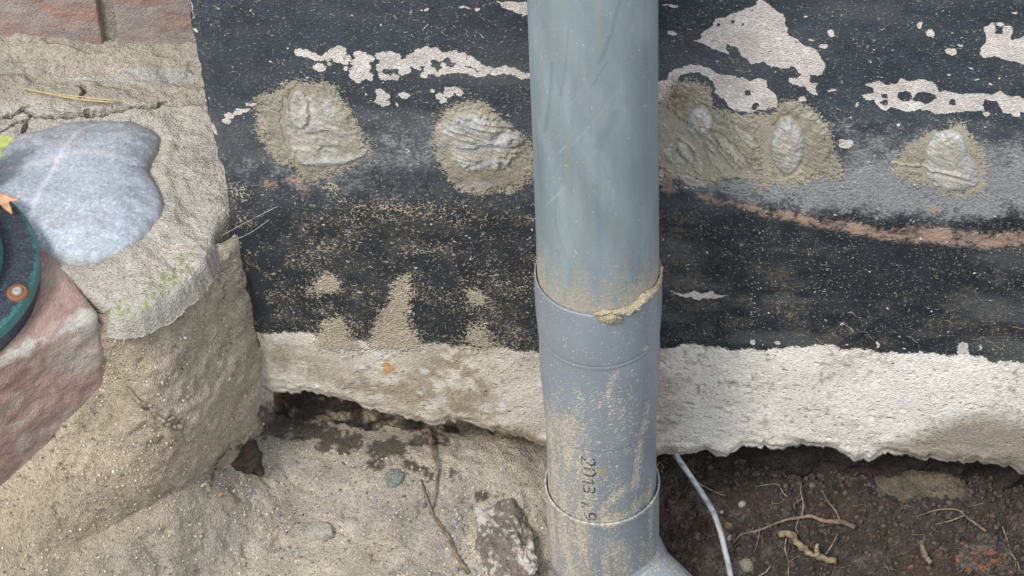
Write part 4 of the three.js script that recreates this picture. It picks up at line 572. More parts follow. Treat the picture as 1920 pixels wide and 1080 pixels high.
// ------------------------------------------------------------------ the downpipe
const yAt = (v, z, u = 1128) => onZ(u, v, z)[1];
const yRim = yAt(593, PZ + 0.042), ySeam = yAt(688, PZ + 0.041), yTaper = yAt(848, PZ + 0.0383), yRim2 = yAt(984, PZ + 0.0402);
{
  const H = 0.5, y0 = yRim - 0.05, zincMaps = surfaceMaps(640, 1100, (i, j, o) => {
    const a = i / 640, y = y0 + j / 1100 * H, th = (a - 0.5) * 6.2832, x3 = PX + 0.04 * Math.sin(th), z3 = PZ + 0.04 * Math.cos(th), [u, v] = chart(x3, y, z3), X = th * 0.04;
    const m = fbm(Math.cos(th) * 2 + 9, y * 22 + Math.sin(th) * 2, 4), st = fbm(th * 5 + 30, y * 6, 4), f = fbm(th * 40, y * 900, 3), t = 0.8 + 0.35 * (m - 0.5) + 0.2 * (st - 0.5) + 0.12 * (f - 0.5);
    o[0] = 0.285 * t; o[1] = 0.36 * t; o[2] = 0.4 * t; o[3] = 0.5 + 0.1 * f + 0.15 * m; o[4] = 0.42 + 0.2 * m;
    mixc(o, [0.36, 0.41, 0.44], 0.35 * sst(0.5, 0.75, fbm(th * 4 + 3, y * 22 + 7, 4)));                // blotchy zinc patina
    { const sc = n2(th * 60 + y * 500, y * 14 + 5); mixc(o, [0.2, 0.24, 0.27], 0.35 * sst(0.86, 0.93, sc) * sst(0.4, 0.6, m)); mixc(o, [0.44, 0.48, 0.5], 0.4 * sst(0.88, 0.94, n2(th * 45 - y * 700, y * 22))); }
    mixc(o, [0.3, 0.31, 0.28], 0.35 * sst(0.55, 0.75, fbm(th * 6 + 13, y * 14, 4)));
    for (const [p, w, k] of [[[[1160, 5], [1148, 55], [1132, 100], [1122, 118]], 6, 0.5], [[[1136, 118], [1118, 148], [1112, 158]], 3, 0.6], [[[1064, 60], [1060, 130], [1050, 180]], 5, 0.3], [[[1034, 120], [1030, 190], [1022, 245]], 5, 0.45], [[[1152, 215], [1138, 245], [1124, 275]], 11, 0.3], [[[1040, 350], [1042, 430]], 3, 0.4], [[[1106, 170], [1108, 330]], 2, 0.25]]) if (v < 470 && Math.abs(th) < 1.7) { const l = lineD(p, u, v); mixc(o, [0.16, 0.2, 0.23], k * (1 - sst(w * 0.3, w * 1.3, l + (m - 0.5) * 6))); }
    // mud splashed on its foot
    const up = (y - yRim), mud = (1 - sst(0.0, 0.062, up + (fbm(th * 8, y * 30, 4) - 0.5) * 0.045)), mk = mud * sst(0.35, 0.62, fbm(th * 14, y * 120, 3) * 0.7 + mud * 0.28); mixc(o, [0.3, 0.28, 0.23], mk * 0.75); o[4] = mix(o[4], 0.95, mk); 
    let g = clump(X, y, mud * mud * 0.75); if (g > 0) { mixc(o, [0.42, 0.375, 0.295], g * 0.75); o[3] += 0.3 * g; } g = grain(X + (m - 0.5) * 0.02, y + (f - 0.5) * 0.003, 0.0023, 0.04 + 0.3 * mud * mud, 500, 1.1); if (g > 0) { mixc(o, tone > 0.5 ? [0.6, 0.54, 0.44] : [0.36, 0.31, 0.23], g * 0.8); o[3] += 0.4 * g; }
    g = grain(X, y, 0.006, 0.03, 520, 0.6); if (g > 0) mixc(o, [0.6, 0.6, 0.58], g * 0.5);
  }, { wrap: THREE.MirroredRepeatWrapping, rough: true });
  const prof = []; for (let k = 0; k <= 40; k++) prof.push([0.04, y0 + k / 40 * 0.5]); prof.push([0.04, 1.6]);
  const t = thing('zinc_downpipe', 'blue-grey zinc downpipe in front of the black wall', 'downpipe');
  part('tube', revolve(prof, 96, PX, PZ, y0, y0 + H, (a, y) => 0.0006 * (fbm(a * 1.5 + 8, y * 9, 2) - 0.5)), std({ ...zincMaps, bumpScale: 0.0004, metalness: 0.25 }), t);
}
const plastic = (w, h, at, text, dense) => surfaceMaps(w, h, (i, j, o) => {
  const [x, y, s, u, v] = at(i, j), m = fbm(s * 40, y * 30, 4), f = fbm(s * 300, y * 300, 2), st = fbm(s * 180 + 4, y * 22, 4);
  const t = 0.9 + 0.2 * (m - 0.5); o[0] = 0.242 * t; o[1] = 0.276 * t; o[2] = 0.315 * t; o[3] = 0.45 + 0.04 * f; o[4] = 0.44 + 0.1 * m;
  const d = dense(u, v, s, y), film = sst(0.5, 0.75, d * 0.7 + st * 0.5); mixc(o, [0.33, 0.31, 0.27], film * 0.35); o[4] = mix(o[4], 0.8, film);
  const p = clamp(d * (0.5 + 0.8 * sst(0.35, 0.65, st)) + 0.02), ws = s + (f - 0.5) * 0.004 + (m - 0.5) * 0.02, wy = y + (fbm(s * 300 + 40, y * 300, 2) - 0.5) * 0.004; let g = grain(ws, wy, 0.0023, p * 0.5, 600, 1.3); if (g > 0.1) { mixc(o, tone > 0.5 ? [0.6, 0.53, 0.42] : [0.4, 0.34, 0.25], sst(0.1, 0.5, g) * 0.9); o[3] += 0.4 * g; o[4] = 1; }
  g = clump(s, y, clamp(p * 0.72 - 0.02)); const g0 = g; if (g > 0) { const q = 0.75 + 0.5 * n2(s * 2100, y * 2100); mixc(o, [0.5 * q, 0.44 * q, 0.345 * q], g * 0.9); o[3] += 0.3 * g * q; o[4] = mix(o[4], 1, g); }
  g = grain(s + 0.1, y + 0.1, 0.0016, 0.12 * sst(1120, 1200, u) * sst(560, 620, v) * (1 - sst(760, 820, v)), 640); if (g > 0) mixc(o, [0.04, 0.04, 0.045], g * 0.8);
  if (text) { const k = text(i, j); if (k > 0) mixc(o, [0.012, 0.014, 0.018], k * (0.92 - 0.5 * g0)); }
  const spot = Math.hypot((u - 1128) / 10, (v - 886) / 8); if (text && spot < 1.3) mixc(o, [0.34, 0.3, 0.17], (1 - sst(0.6, 1.2, spot + (m - 0.5))) * 0.6);
}, { rough: true });
const drain = thing('plastic_drain_pipe', 'grey plastic drain pipe crusted with sand, receiving the zinc downpipe', 'drain pipe');
let elbowFrom;
{
  const y1 = yRim + 0.002, y0 = yRim2 - 0.078, H = y1 - y0, W = 900, HH = 900;
  const cv = document.createElement('canvas'); cv.width = W; cv.height = HH; const ctx = cv.getContext('2d'); ctx.fillStyle = '#000'; ctx.fillRect(0, 0, W, HH); ctx.fillStyle = '#fff';
  const texAt = (u, v) => { let best = [0, 0], e = 1e9; for (let th = -1.2; th < 1.4; th += 0.01) for (let k = 0; k < 1; k++) { const z = PZ + 0.0378 * Math.cos(th), x = PX + 0.0378 * Math.sin(th), y = onZ(u, v, z)[1], q = chart(x, y, z), d = Math.abs(q[0] - u); if (d < e) { e = d; best = [(th / 6.2832 + 0.5) * W, (1 - (y - y0) / H) * HH]; } } return best; };
  const glyph = (s, u, v, size) => { const [x, y] = texAt(u, v); ctx.save(); ctx.translate(x, y); ctx.rotate(Math.PI / 2); ctx.scale(1.2, 1.0); ctx.font = `${size}px sans-serif`; ctx.textAlign = 'center'; ctx.textBaseline = 'middle'; ctx.fillText(s, 0, 0); ctx.restore(); };
  for (const [s, u, v, z] of [['2', 1102, 866, 52], ['0', 1102, 885, 52], ['1', 1103, 904, 46], ['3', 1104, 918, 46], ['6', 1096, 947, 32], ['9', 1106, 968, 46]]) glyph(s, u, v, z);
  const td = ctx.getImageData(0, 0, W, HH).data;
  const dense = (u, v) => {
    let d = 0.05; const l = 1 - sst(1060, 1130, u);
    d = Math.max(d, sst(690, 760, v) * (1 - sst(1160, 1230, u)) * 0.4 * (1 - sst(850, 870, v)), sst(740, 800, v) * l * 0.75, sst(850, 875, v) * (0.25 + 0.75 * (1 - sst(1095, 1125, u))), 1 - lineD([[1040, 935], [1080, 965], [1130, 980], [1180, 965], [1215, 930]], u, v) / 20, 0.9 - lineD([[1195, 905], [1170, 922], [1140, 945], [1125, 965]], u, v) / 18, 0.8 - lineD([[1215, 760], [1200, 840], [1195, 900]], u, v) / 16, 0.75 - lineD([[1225, 900], [1218, 960], [1215, 1010]], u, v) / 14, sst(990, 1020, v) * (0.55 + 0.35 * (1 - sst(1060, 1130, u))), 0.7 - lineD([[1120, 760], [1140, 730], [1150, 700]], u, v) / 20);
    return d;
  };
  const maps = plastic(W, HH, (i, j) => { const th = (i / W - 0.5) * 6.2832, y = y0 + (j + 0.5) / HH * H, r = 0.039, x = PX + r * Math.sin(th), z = PZ + r * Math.cos(th), [u, v] = chart(x, y, z); return [x, y, th * r, u, v]; }, (i, j) => td[((HH - 1 - j) * W + i) * 4] / 255, dense);
  const mat = std({ ...maps, bumpScale: 0.0007, roughness: 1 });
  const pf = (p) => revolve(p, 96, PX, PZ, y0, y1);
  part('coupling', pf([[0.0404, yRim - 0.045], [0.0404, yRim - 0.003], [0.0408, yRim - 0.0005], [0.0414, yRim + 0.0004], [0.0419, yRim - 0.0004], [0.0421, yRim - 0.002], [0.0421, ySeam + 0.02], [0.0419, ySeam + 0.012], [0.0415, ySeam + 0.005], [0.0413, ySeam + 0.001], [0.0409, ySeam - 0.0002], [0.0402, ySeam - 0.0005]].reverse()), mat, drain);
  part('sleeve', pf([[0.0405, ySeam + 0.001], [0.0409, ySeam - 0.0012], [0.0411, ySeam - 0.003], [0.0405, ySeam - 0.0042], [0.0406, ySeam - 0.006], [0.0406, ySeam - 0.04], [0.0399, ySeam - 0.055], [0.0389, yTaper + 0.012], [0.0386, yTaper + 0.0015], [0.038, yTaper]].reverse()), mat, drain);
  part('tube', pf([[0.0379, yTaper + 0.006], [0.0379, yTaper - 0.01], [0.0379, yRim2 + 0.02], [0.0379, yRim2 - 0.02]].reverse()), mat, drain);
  const el = part('elbow', pf([[0.0382, yRim2 - 0.012], [0.0384, yRim2 - 0.002], [0.039, yRim2], [0.0399, yRim2 + 0.0004], [0.0404, yRim2 - 0.0006], [0.0405, yRim2 - 0.0025], [0.0402, yRim2 - 0.005], [0.0398, yRim2 - 0.01], [0.0397, yRim2 - 0.022], [0.0397, yRim2 - 0.072]].reverse()), mat, drain);
  // bend and outlet running off to the front right
  const yb = yRim2 - 0.066, dir = [0.74, -0.28, 0.61], P = (k) => [PX + dir[0] * k, yb - 0.026 + dir[1] * k, PZ + dir[2] * k];
  const bm = plastic(512, 768, (i, j) => { const s = i / 512 * 0.25, y = j / 768 * 0.3; return [0, y, s, 1150, 1040]; }, null, (u, v, s, y) => 0.35 * (1 - sst(0.07, 0.12, y)) * (0.5 + 0.5 * sst(0.4, 0.6, fbm(s * 40, y * 40, 3))) + 0.07);
  part('bend', tube([[PX, yb + 0.004, PZ], [PX, yb - 0.004, PZ], [PX + 0.004, yb - 0.014, PZ + 0.003], P(0.02), P(0.05), P(0.1), P(0.2), P(0.3)], (t) => 0.0396, { seg: 70, ring: 72, uvLen: 0.25 }), std({ ...bm, bumpScale: 0.0007, roughness: 1 }), el);
  // sand crust lodged in the collar
  const crust = []; for (let k = 0; k <= 14; k++) { const a = (2 + k * 6.6) * RAD, r = 0.0416; crust.push([PX + r * Math.sin(a), yRim + 0.001 + 0.0015 * Math.sin(k), PZ + r * Math.cos(a)]); }
  part('sand_crust', mergeGeometries([tube(crust, (t) => 0.0012 + 0.0022 * Math.sin(Math.PI * Math.min(1, t * 1.15)) * (0.6 + 0.6 * n2(t * 14, 4)), { seg: 60, ring: 9, wob: 0.55, col: () => [0.42, 0.365, 0.27] }), ...[[16, -0.0025, 0.0052], [22, -0.0045, 0.0042], [12, -0.002, 0.004]].map(([a, dy, s]) => { const g = rock([s, s * 0.8, s * 0.55], 3, 0.4, 2.2, [0.4, 0.345, 0.25]); g.rotateY(a * RAD); g.translate(PX + 0.0425 * Math.sin(a * RAD), yRim + dy, PZ + 0.0425 * Math.cos(a * RAD)); return g; })]), M.sand, drain);
}

// ------------------------------------------------------------------ stones, crumbs and broken brick in the pit
const groundY = (x, z) => x < splitX(z) ? sandY(x, z) : soilY(x, z);
const groundAt = (u, v) => { const d = ray(u, v); let t = 2.0; for (; t < 3.4; t += 0.0008) { const x = EYE.x + d.x * t, y = EYE.y + d.y * t, z = EYE.z + d.z * t; if (z < -0.08) break; if (y < groundY(x, z) || (x < -0.18 && x > -0.42 && y < 0.03 && z < bankZ(x, y) + 0.001)) return [x, y, z]; } return [EYE.x + d.x * t, EYE.y + d.y * t, EYE.z + d.z * t]; };
function lay(name, g, mat, [u, v], sink, rot, label, category, group) { const p = groundAt(u, v), m = solo(name, g, mat, label, category, group); m.position.set(p[0], p[1] - sink, p[2]); m.rotation.set(...rot); return m; }
lay('rubble_stone', (() => { const g = rock([0.021, 0.014, 0.042], 32, 0.5, 1.7, [0.17, 0.15, 0.135], 0.3, 0), c = g.attributes.color, p = g.attributes.position; for (let i = 0; i < c.count; i++) { const n = fbm3(p.getX(i) * 330, p.getY(i) * 330, p.getZ(i) * 330, 4) * 0.65 + fbm3(p.getX(i) * 60, p.getY(i) * 60, p.getZ(i) * 60, 2) * 0.35; const k = sst(0.49, 0.62, n) * 0.75; c.setXYZ(i, mix(c.getX(i), 0.62, k), mix(c.getY(i), 0.6, k), mix(c.getZ(i), 0.58, k)); } return g; })(), M.concrete, [950, 1030], 0.001, [0.1, 0.42, 0.15], 'dark rough stone flecked with white mortar, lying on the sand beside the pipe', 'stone');
lay('mortar_lump', rock([0.0105, 0.006, 0.009], 4, 0.35, 1.8, [0.36, 0.34, 0.3], 0.2, 0.3), M.concrete, [597, 997], 0.001, [0.2, 0.4, 0], 'biggest grey mortar lump on the sand floor', 'mortar lump');
lay('mortar_lump', rock([0.0085, 0.005, 0.0075], 4, 0.35, 1.8, [0.21, 0.22, 0.22], 0.2, 0.3), M.concrete, [738, 896], 0.001, [0, 1.2, 0.2], 'dark blue-grey mortar lump on the sand below the broken plaster', 'mortar lump');
for (const [u, v, s] of [[533, 897, 4.5], [520, 905, 2.5], [468, 920, 3.4], [476, 925, 2.4], [505, 970, 3.6], [514, 948, 3.2], [522, 968, 2.4], [572, 990, 3.2], [770, 905, 3.6], [765, 912, 2.6], [558, 1038, 3], [540, 1030, 2.6], [590, 893, 2.5], [650, 1030, 2.4], [742, 970, 3.4], [740, 956, 2.6], [852, 978, 3.2], [862, 972, 2.4], [858, 990, 2.6], [880, 1027, 3.6], [855, 1068, 4], [845, 1078, 3], [888, 1072, 4.4], [795, 948, 3], [874, 958, 2.6], [1005, 950, 2.6], [930, 955, 2.4], [690, 905, 2.2], [705, 940, 2], [640, 880, 2], [560, 870, 2.4], [518, 842, 2.4], [764, 1062, 2.6], [750, 1045, 2], [620, 960, 2.1], [455, 985, 2.1], [535, 1000, 2.2], [420, 1000, 2.2], [400, 1050, 2.6], [385, 1056, 2], [470, 1010, 2.2], [605, 1030, 2], [1012, 1060, 2.6], [985, 950, 2], [945, 880, 2.2]]) { const k = s / 2729 * 1.6, c = rr(0.2, 0.38); lay('mortar_crumb', rock([k * rr(0.9, 1.3), k * 0.75, k * rr(0.8, 1.1)], 2, 0.35, 1.7, [c, c * 1.02, c * 1.07], 0.15), M.concrete, [u, v], 0, [rnd(), rnd() * 3, rnd()], 'small grey mortar crumb lying on the sand floor', 'crumb', 'mortar crumbs scattered on the sand'); }
lay('clay_chip', rock([0.0032, 0.0016, 0.0018], 2, 0.35, 2, [0.42, 0.24, 0.11]), M.concrete, [411, 928], 0, [0, 0.4, 0], 'small orange clay chip on the sand at the foot of the bank', 'chip');
for (const [u, v] of [[316, 602], [548, 912]]) lay('pebble', rock([0.0016, 0.001, 0.0022], 2, 0.25, 2, [0.45, 0.31, 0.16]), M.concrete, [u, v], 0, [0, rnd(), 0], 'small ochre pebble pressed in the sand', 'pebble', 'ochre pebbles in the sand');
for (const [u, v, s] of [[347, 633, 2], [212, 884, 1.8], [380, 897, 1.6], [438, 921, 1.6], [164, 1020, 2], [430, 710, 2], [640, 995, 1.5], [790, 905, 1.6], [560, 1052, 1.4]]) lay('shell_fragment', rock([s / 2729 * 1.3, 0.0006, s / 2729 * 1.9], 1, 0.2, 2, [0.85, 0.84, 0.82]), M.concrete, [u, v], 0, [0.3, rnd() * 3, 0.3], 'tiny white shell fragment in the sand', 'shell', 'white shell fragments in the sand');
lay('brick_fragment', block(0.03, 0.02, 0.022, 30, 20, 22, 0.003, 0.004, 130, (x, y, z, c) => { const k = sst(0.45, 0.6, fbm3(x * 130, y * 130, z * 130, 3)); c[0] = mix(0.055, 0.085, k); c[1] = mix(0.045, 0.056, k); c[2] = mix(0.038, 0.046, k); }), M.soil, [448, 846], 0.011, [0.15, 0.25, 0.1], 'dark red brick fragment showing in the foot of the sand bank', 'brick fragment');
lay('buried_stone', rock([0.041, 0.012, 0.017], 5, 0.3, 1.8, [0.12, 0.105, 0.075], 0.55, 0.25), M.soil, [1738, 912], 0.0075, [0.35, -0.1, 0.05], 'long olive-grey stone set in the dark soil under the plaster', 'stone');
lay('rubble_stone', rock([0.024, 0.008, 0.011], 4, 0.3, 1.5, [0.11, 0.1, 0.095], 0.3, 0.3), M.concrete, [1530, 868], 0.004, [0.3, 0.15, 0], 'dim grey stone tucked under the white plaster edge', 'stone');
for (const [u, v, s, c, l] of [[1392, 945, 8.5, [0.36, 0.33, 0.29], 'pale rounded pebble in the dark soil, the largest near the cable'], [1353, 959, 4, [0.4, 0.39, 0.37], 'small pale pebble in the dark soil next to the cable'], [1366, 985, 8, [0.24, 0.18, 0.11], 'brown pebble in the dark soil against the cable'], [1370, 1008, 7.5, [0.3, 0.29, 0.27], 'grey pebble in the dark soil below the brown one'], [1308, 1005, 8, [0.14, 0.12, 0.11], 'dark pebble in the soil between elbow and cable'], [1523, 910, 6.5, [0.15, 0.135, 0.12], 'dull grey pebble in the soil under the white plaster'], [1400, 1058, 14, [0.19, 0.185, 0.15], 'broad grey-green stone in the soil below the cable']]) lay('soil_pebble', rock([s / 2729 * 1.1, s / 2729 * 0.8, s / 2729], 3, 0.3, 1.6, c, 0.3), M.concrete, [u, v], s / 2729 * 0.2, [rnd(), rnd() * 3, rnd()], l, 'pebble');
for (const [u, v, s] of [[1708, 1065, 7], [1735, 1072, 5], [1800, 1045, 9], [1850, 1058, 13], [1890, 1066, 11], [1880, 1040, 8], [1800, 1018, 6], [1840, 985, 5], [1760, 1035, 6], [1815, 1070, 7]]) lay('red_brick_chip', rock([s / 2729 * 1.4, s / 2729 * 0.5, s / 2729], 3, 0.5, 2, [0.21, 0.085, 0.052], 0.6, 0.2), M.soil, [u, v], s / 2729 * 0.3, [rr(-0.2, 0.4), rnd() * 3, rr(-0.3, 0.3)], 'crumbling orange-red brick chip bedded in the dark soil', 'brick chip', 'red brick chips in the dark soil');
{ // crumbs of earth and loose grains, uncountable
  const mk = (name, n, region, sizes, cols, label) => {
    const g = new THREE.DodecahedronGeometry(1, 0), im = new THREE.InstancedMesh(g, std({ roughness: 1 }), n), m = new THREE.Matrix4(), q = new THREE.Quaternion(), e = new THREE.Euler(), c = new THREE.Color(); let k = 0;
    while (k < n) { const [x, z, h] = region(); const y = h ?? groundY(x, z), s = mix(sizes[0], sizes[1], rnd() ** 3); q.setFromEuler(e.set(rnd() * 6, rnd() * 6, rnd() * 6)); m.compose(new THREE.Vector3(x, y + s * 0.2, z), q, new THREE.Vector3(s, s * rr(0.6, 1), s * rr(0.6, 1.3))); im.setMatrixAt(k, m); const w = cols[Math.floor(rnd() * cols.length)], f = rr(0.75, 1.15); im.setColorAt(k, c.setRGB(w[0] * f, w[1] * f, w[2] * f)); k++; }
    im.name = name; lit(im); tag(im, label, 'grains', null, 'stuff'); scene.add(im);
  };
  mk('soil_crumbs', 14000, () => [rr(0.07, 0.42), rr(-0.05, 0.16)], [0.0003, 0.0024], [[0.05, 0.04, 0.034], [0.07, 0.055, 0.045], [0.045, 0.036, 0.03], [0.09, 0.06, 0.045], [0.085, 0.072, 0.064], [0.06, 0.05, 0.044]], 'loose crumbs of dark soil in the pit');
  mk('sand_grains', 12000, () => { if (rnd() < 0.3) { const x = rr(-0.36, -0.185), y = rr(-0.16, 0.02); return [x, bankZ(x, y) + sandBump(x, y, 0) * 0.3 + 0.0004, y]; } return [rr(-0.36, 0.05), rr(0.0, 0.2)]; }, [0.0003, 0.0011], [[0.5, 0.44, 0.33], [0.42, 0.36, 0.26], [0.55, 0.5, 0.42], [0.2, 0.17, 0.14], [0.55, 0.5, 0.42], [0.12, 0.1, 0.09]], 'coarse loose sand grains over the pit floor');
}

// ------------------------------------------------------------------ roots, cable, straw, leaves
const rootMat = std({ ...brickMaps, bumpScale: 0.0004, vertexColors: true, roughness: 0.85 });
const overGround = (pts) => pts.map(([u, v, h = 0.002]) => { h *= 0.6; u += rr(-1.5, 1.5); v += rr(-1, 1); const p = groundAt(u, v), d = ray(u, v), k = -h / d.y; return [p[0] - d.x * k * 1, p[1] + h, p[2] - d.z * k]; });
const strand = (pts, r0, r1, col, o = {}) => tube(overGround(pts), (t) => mix(r0, r1, t), { seg: pts.length * 8, ring: 7, wob: 0.4, col: (t, a) => { const k = 0.75 + 0.5 * n2(t * 40, a), s = 0.75 * sst(0.5, 0.7, n2(t * 14 + col[0] * 90, a * 0.8)); return [mix(col[0] * k * 0.92, 0.07, s), mix(col[1] * k * 0.92, 0.055, s), mix(col[2] * k * 0.92, 0.045, s)]; }, ...o });
const TANR = [0.33, 0.25, 0.175], BRN = [0.25, 0.18, 0.125];
function rootThing(label, list, group) { const t = thing('root', label, 'root', group); list.forEach(([pts, r0, r1, c, o], i) => part(i ? 'rootlet' : 'stem', strand(pts, r0, r1, c, o), rootMat, t)); return t; }
rootThing('brown root with a cut end, forking into fine rootlets over the dark soil', [
  [[[1602, 988, 0.008], [1585, 980, 0.008], [1566, 978, 0.008], [1545, 976, 0.007], [1520, 968, 0.007], [1500, 970, 0.006], [1480, 974, 0.005], [1455, 982, 0.004], [1425, 994, 0.003], [1390, 1004, 0.002], [1375, 1018, 0.001]], 0.0018, 0.0005, BRN],
  [[[1503, 968, 0.007], [1506, 945, 0.009], [1502, 920, 0.009], [1505, 900, 0.008]], 0.0006, 0.0003, TANR], [[[1498, 972, 0.005], [1494, 990, 0.006], [1496, 1003, 0.005]], 0.0005, 0.0003, TANR],
  [[[1576, 978, 0.008], [1568, 960, 0.009], [1552, 940, 0.008], [1542, 918, 0.006]], 0.0005, 0.0003, TANR], [[[1425, 994, 0.003], [1420, 1015, 0.004], [1415, 1038, 0.002]], 0.0005, 0.0002, TANR], [[[1505, 935, 0.009], [1490, 945, 0.006], [1488, 955, 0.005]], 0.0004, 0.0002, TANR]]);
rootThing('thick gnarled tan root with a splintered end, lying on the dark soil', [
  [[[1462, 1004, 0.003], [1472, 1000, 0.006], [1485, 1003, 0.008], [1492, 1016, 0.008], [1505, 1028, 0.008], [1518, 1038, 0.008], [1535, 1042, 0.008], [1550, 1048, 0.008], [1568, 1052, 0.008]], 0.0024, 0.0022, [0.31, 0.235, 0.145], { wob: 0.6, ring: 9, seg: 60 }],
  [[[1532, 1040, 0.009], [1532, 1028, 0.012], [1534, 1020, 0.012]], 0.0018, 0.001, [0.42, 0.34, 0.22], { wob: 0.6 }], [[[1548, 1040, 0.008], [1560, 1020, 0.01], [1570, 998, 0.008]], 0.0005, 0.0003, TANR], [[[1474, 1010, 0.006], [1473, 1030, 0.005], [1478, 1055, 0.004], [1477, 1085, 0.003]], 0.0005, 0.0003, TANR], [[[1478, 1055, 0.004], [1490, 1047, 0.004]], 0.0003, 0.0002, TANR]]);
rootThing('short stubby root with a pale cut end among red brick chips', [[[[1729, 1015, 0.001], [1732, 1030, 0.005], [1738, 1046, 0.008], [1746, 1056, 0.009]], 0.0019, 0.0021, [0.24, 0.18, 0.135]]]);
rootThing('forked thin tan root below the olive-grey stone', [[[[1720, 968, 0.002], [1750, 958, 0.003], [1775, 954, 0.004], [1800, 958, 0.004], [1815, 970, 0.005], [1835, 985, 0.005], [1848, 996, 0.005]], 0.0004, 0.001, BRN], [[[1808, 966, 0.004], [1785, 976, 0.004], [1754, 984, 0.003]], 0.0006, 0.0003, TANR]]);
rootThing('thin wiry root hanging beside the red brick chips', [[[[1880, 988, 0.003], [1888, 1010, 0.004], [1895, 1035, 0.004], [1908, 1055, 0.003], [1912, 1075, 0.003]], 0.0006, 0.0004, TANR], [[[1903, 1048, 0.004], [1904, 1065, 0.003]], 0.0003, 0.0002, TANR]]);
rootThing('thin root trailing away from the cable over the soil', [[[[1300, 895, 0.004], [1312, 908, 0.005], [1335, 920, 0.005], [1362, 930, 0.004]], 0.0006, 0.0007, TANR], [[[1302, 890, 0.004], [1298, 875, 0.004]], 0.0004, 0.0003, TANR]]);
rootThing('small bent root near the pebbles under the white plaster', [[[[1415, 912, 0.003], [1440, 908, 0.003], [1458, 908, 0.004], [1468, 922, 0.005], [1478, 932, 0.004]], 0.0004, 0.0007, BRN]]);
rootThing('short root at the frame edge beside the elbow and thick root', [[[[1424, 1080, 0.003], [1436, 1072, 0.004], [1445, 1060, 0.004]], 0.0008, 0.0004, TANR]]);
rootThing('upright brown root coming out from under the plaster onto the sand', [[[[807, 800, 0.008], [806, 820, 0.01], [808, 838, 0.01], [815, 862, 0.008], [820, 882, 0.005], [818, 910, 0.003], [815, 940, 0.002], [812, 955, 0.001]], 0.0017, 0.0005, BRN]]);
rootThing('long brown root half buried in the sand beside the flecked stone', [[[[790, 900, 0.001], [798, 930, 0.002], [808, 958, 0.002], [818, 975, 0.0015], [830, 990, 0.002], [842, 1010, 0.003], [852, 1035, 0.003], [866, 1056, 0.003], [878, 1075, 0.002]], 0.0009, 0.0016, BRN]]);
rootThing('dry root stub lying on the sand bank', [[[[235, 722, 0.003], [250, 742, 0.004], [262, 752, 0.004], [286, 762, 0.005]], 0.0006, 0.0014, [0.38, 0.33, 0.24]], [[[288, 775, 0.004], [300, 785, 0.006], [320, 798, 0.007], [344, 800, 0.006]], 0.0012, 0.0021, [0.42, 0.36, 0.265], { wob: 0.7 }], [[[310, 790, 0.005], [330, 782, 0.006], [343, 793, 0.005]], 0.001, 0.0009, [0.42, 0.36, 0.265], { wob: 0.6 }]]);
rootThing('curled root wisp by the pipe under the plaster edge', [[[[1228, 880, 0.02], [1238, 866, 0.022], [1244, 876, 0.02], [1240, 884, 0.018]], 0.0005, 0.0003, [0.4, 0.33, 0.25]]]);
{ // hair-fine roots, uncountable
  const gs = []; for (let k = 0; k < 70; k++) { let u = rr(1250, 1915), v = rr(900, 1075), a = rr(0, 6.3); const pts = []; for (let i = 0; i < 5; i++) { pts.push([u, v, rr(0.0005, 0.004)]); a += rr(-0.8, 0.8); u += Math.cos(a) * rr(3, 11); v += Math.sin(a) * rr(3, 9); } const c = rr(0.7, 1.1); gs.push(strand(pts, rr(0.00014, 0.00028), 0.00012, [0.3 * c, 0.235 * c, 0.17 * c], { ring: 4, seg: 16 })); }
  const m = lit(new THREE.Mesh(mergeGeometries(gs), rootMat)); m.name = 'root_hairs'; tag(m, 'hair-fine roots tangled through the dark soil', 'root hairs', null, 'stuff'); scene.add(m);
}
{
  const pts = [[1262, 846, 0.03], [1276, 866, 0.03], [1296, 895, 0.03], [1316, 925, 0.03], [1336, 958, 0.03], [1350, 995, 0.029], [1360, 1035, 0.028], [1368, 1070, 0.027], [1378, 1130, 0.02]].map(([u, v, h]) => onZ(u, v, 0.0 + (v - 846) / 280 * 0.07 - 0.006));
  solo('cable', tube(pts, 0.0021, { seg: 60, ring: 12, col: (t, a) => { const k = 0.85 + 0.3 * n2(t * 60, a * 2), m = sst(0.55, 0.7, fbm(t * 30, a, 3)) * (1 - 0.6 * t); return [mix(0.34, 0.12, m) * k, mix(0.36, 0.105, m) * k, mix(0.4, 0.09, m) * k]; } }), std({ vertexColors: true, roughness: 0.5 }), 'pale grey cable coming out from under the plaster down into the dark soil', 'cable');
  const bedAt = (u, v, h) => onY(u, v, 0.05 + h);
  const st = thing('straw', 'dry yellow straw lying on the cracked mortar bed', 'straw');
  part('stalk', tube([bedAt(36, 164, 0.003), bedAt(90, 175, 0.002), bedAt(150, 186, 0.001), bedAt(212, 192, 0.001)], (t) => mix(0.0003, 0.0008, Math.sin(t * 3)), { seg: 24, ring: 6, col: () => [0.56, 0.41, 0.2] }), rootMat, st);
  part('stalk', tube([bedAt(110, 177, 0.003), bedAt(150, 181, 0.003), bedAt(215, 188, 0.002)], 0.0004, { seg: 20, ring: 6, col: () => [0.6, 0.47, 0.27] }), rootMat, st);
  for (const [p, l] of [[[[415, 442, 0.006], [440, 428, 0.003], [475, 410, 0.003], [520, 387, 0.001]], 'cobweb thread strung from the mortar bed to the black wall'], [[[440, 450, 0.004], [470, 436, 0.003], [505, 412, 0.001]], 'dusty lower cobweb thread on the black wall']]) solo('cobweb_thread', tube(p.map(([u, v, z]) => onZ(u, v, z + 0.001)), 0.00013, { seg: 30, ring: 5, wob: 0.6, col: () => [0.6, 0.58, 0.54] }), rootMat, l, 'cobweb');
}
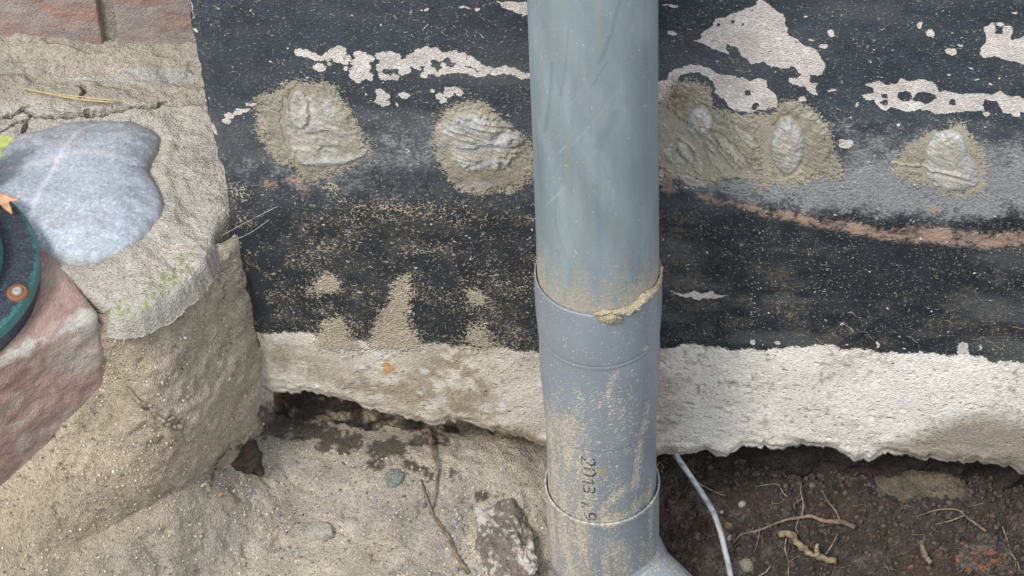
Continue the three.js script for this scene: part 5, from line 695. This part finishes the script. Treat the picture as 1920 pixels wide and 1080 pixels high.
function leaf(outline, y, curl, paint, label, name) {
  const p = flat(outline, y), xs = p.map((q) => q[0]), zs = p.map((q) => q[1]), x0 = Math.min(...xs), x1 = Math.max(...xs), z0 = Math.min(...zs), z1 = Math.max(...zs), n = 46, gs = [];
  for (const side of [0, 1]) gs.push(sheet(n, n, (a, b, q, t, c) => { const x = mix(x0, x1, a), z = mix(z0, z1, b), d = sdf(p, x, z); q[0] = x; q[2] = z; q[1] = y + curl * (a - 0.3) ** 2 + curl * 0.6 * Math.abs(b - 0.5) - side * 0.0004 + (fbm(x * 200, z * 200, 2) - 0.5) * 0.001; t[0] = x / GS; t[1] = z / GS; paint(d, a, b, c); return d > -0.0002; }, true));
  return solo(name, mergeGeometries(gs), std({ vertexColors: true, roughness: 0.6 }), label, 'leaf');
}
leaf([[-60, 285], [-20, 268], [5, 262], [22, 268], [27, 275], [15, 280], [-10, 284], [-40, 300]], 0.078, 0.01, (d, a, b, c) => { const k = 0.8 + 0.4 * n2(a * 12, b * 12); c[0] = 0.3 * k; c[1] = 0.35 * k; c[2] = 0.09 * k; }, 'upper yellow-green leaf resting on the smooth stone', 'green_leaf');
leaf([[-60, 330], [-30, 290], [0, 284], [6, 290], [4, 302], [-2, 320], [-30, 345]], 0.074, 0.008, (d, a, b, c) => { const k = 0.8 + 0.4 * n2(a * 12, b * 12); c[0] = 0.24 * k; c[1] = 0.33 * k; c[2] = 0.07 * k; }, 'lower green leaf resting on the smooth stone', 'green_leaf');
leaf([[-40, 350], [0, 362], [14, 368], [24, 375], [36, 377], [40, 373], [40, 379], [28, 382], [18, 381], [22, 392], [26, 412], [12, 400], [0, 385], [-40, 378]], 0.076, 0.006, (d, a, b, c) => { const k = 0.8 + 0.4 * n2(a * 9, b * 9), e = 1 - sst(0.0003, 0.001, d); c[0] = mix(0.5, 0.35, e) * k; c[1] = mix(0.31, 0.11, e) * k; c[2] = mix(0.19, 0.07, e) * k; }, 'curled orange autumn leaf beside the round fitting', 'orange_leaf');

renderer.render(scene, camera);
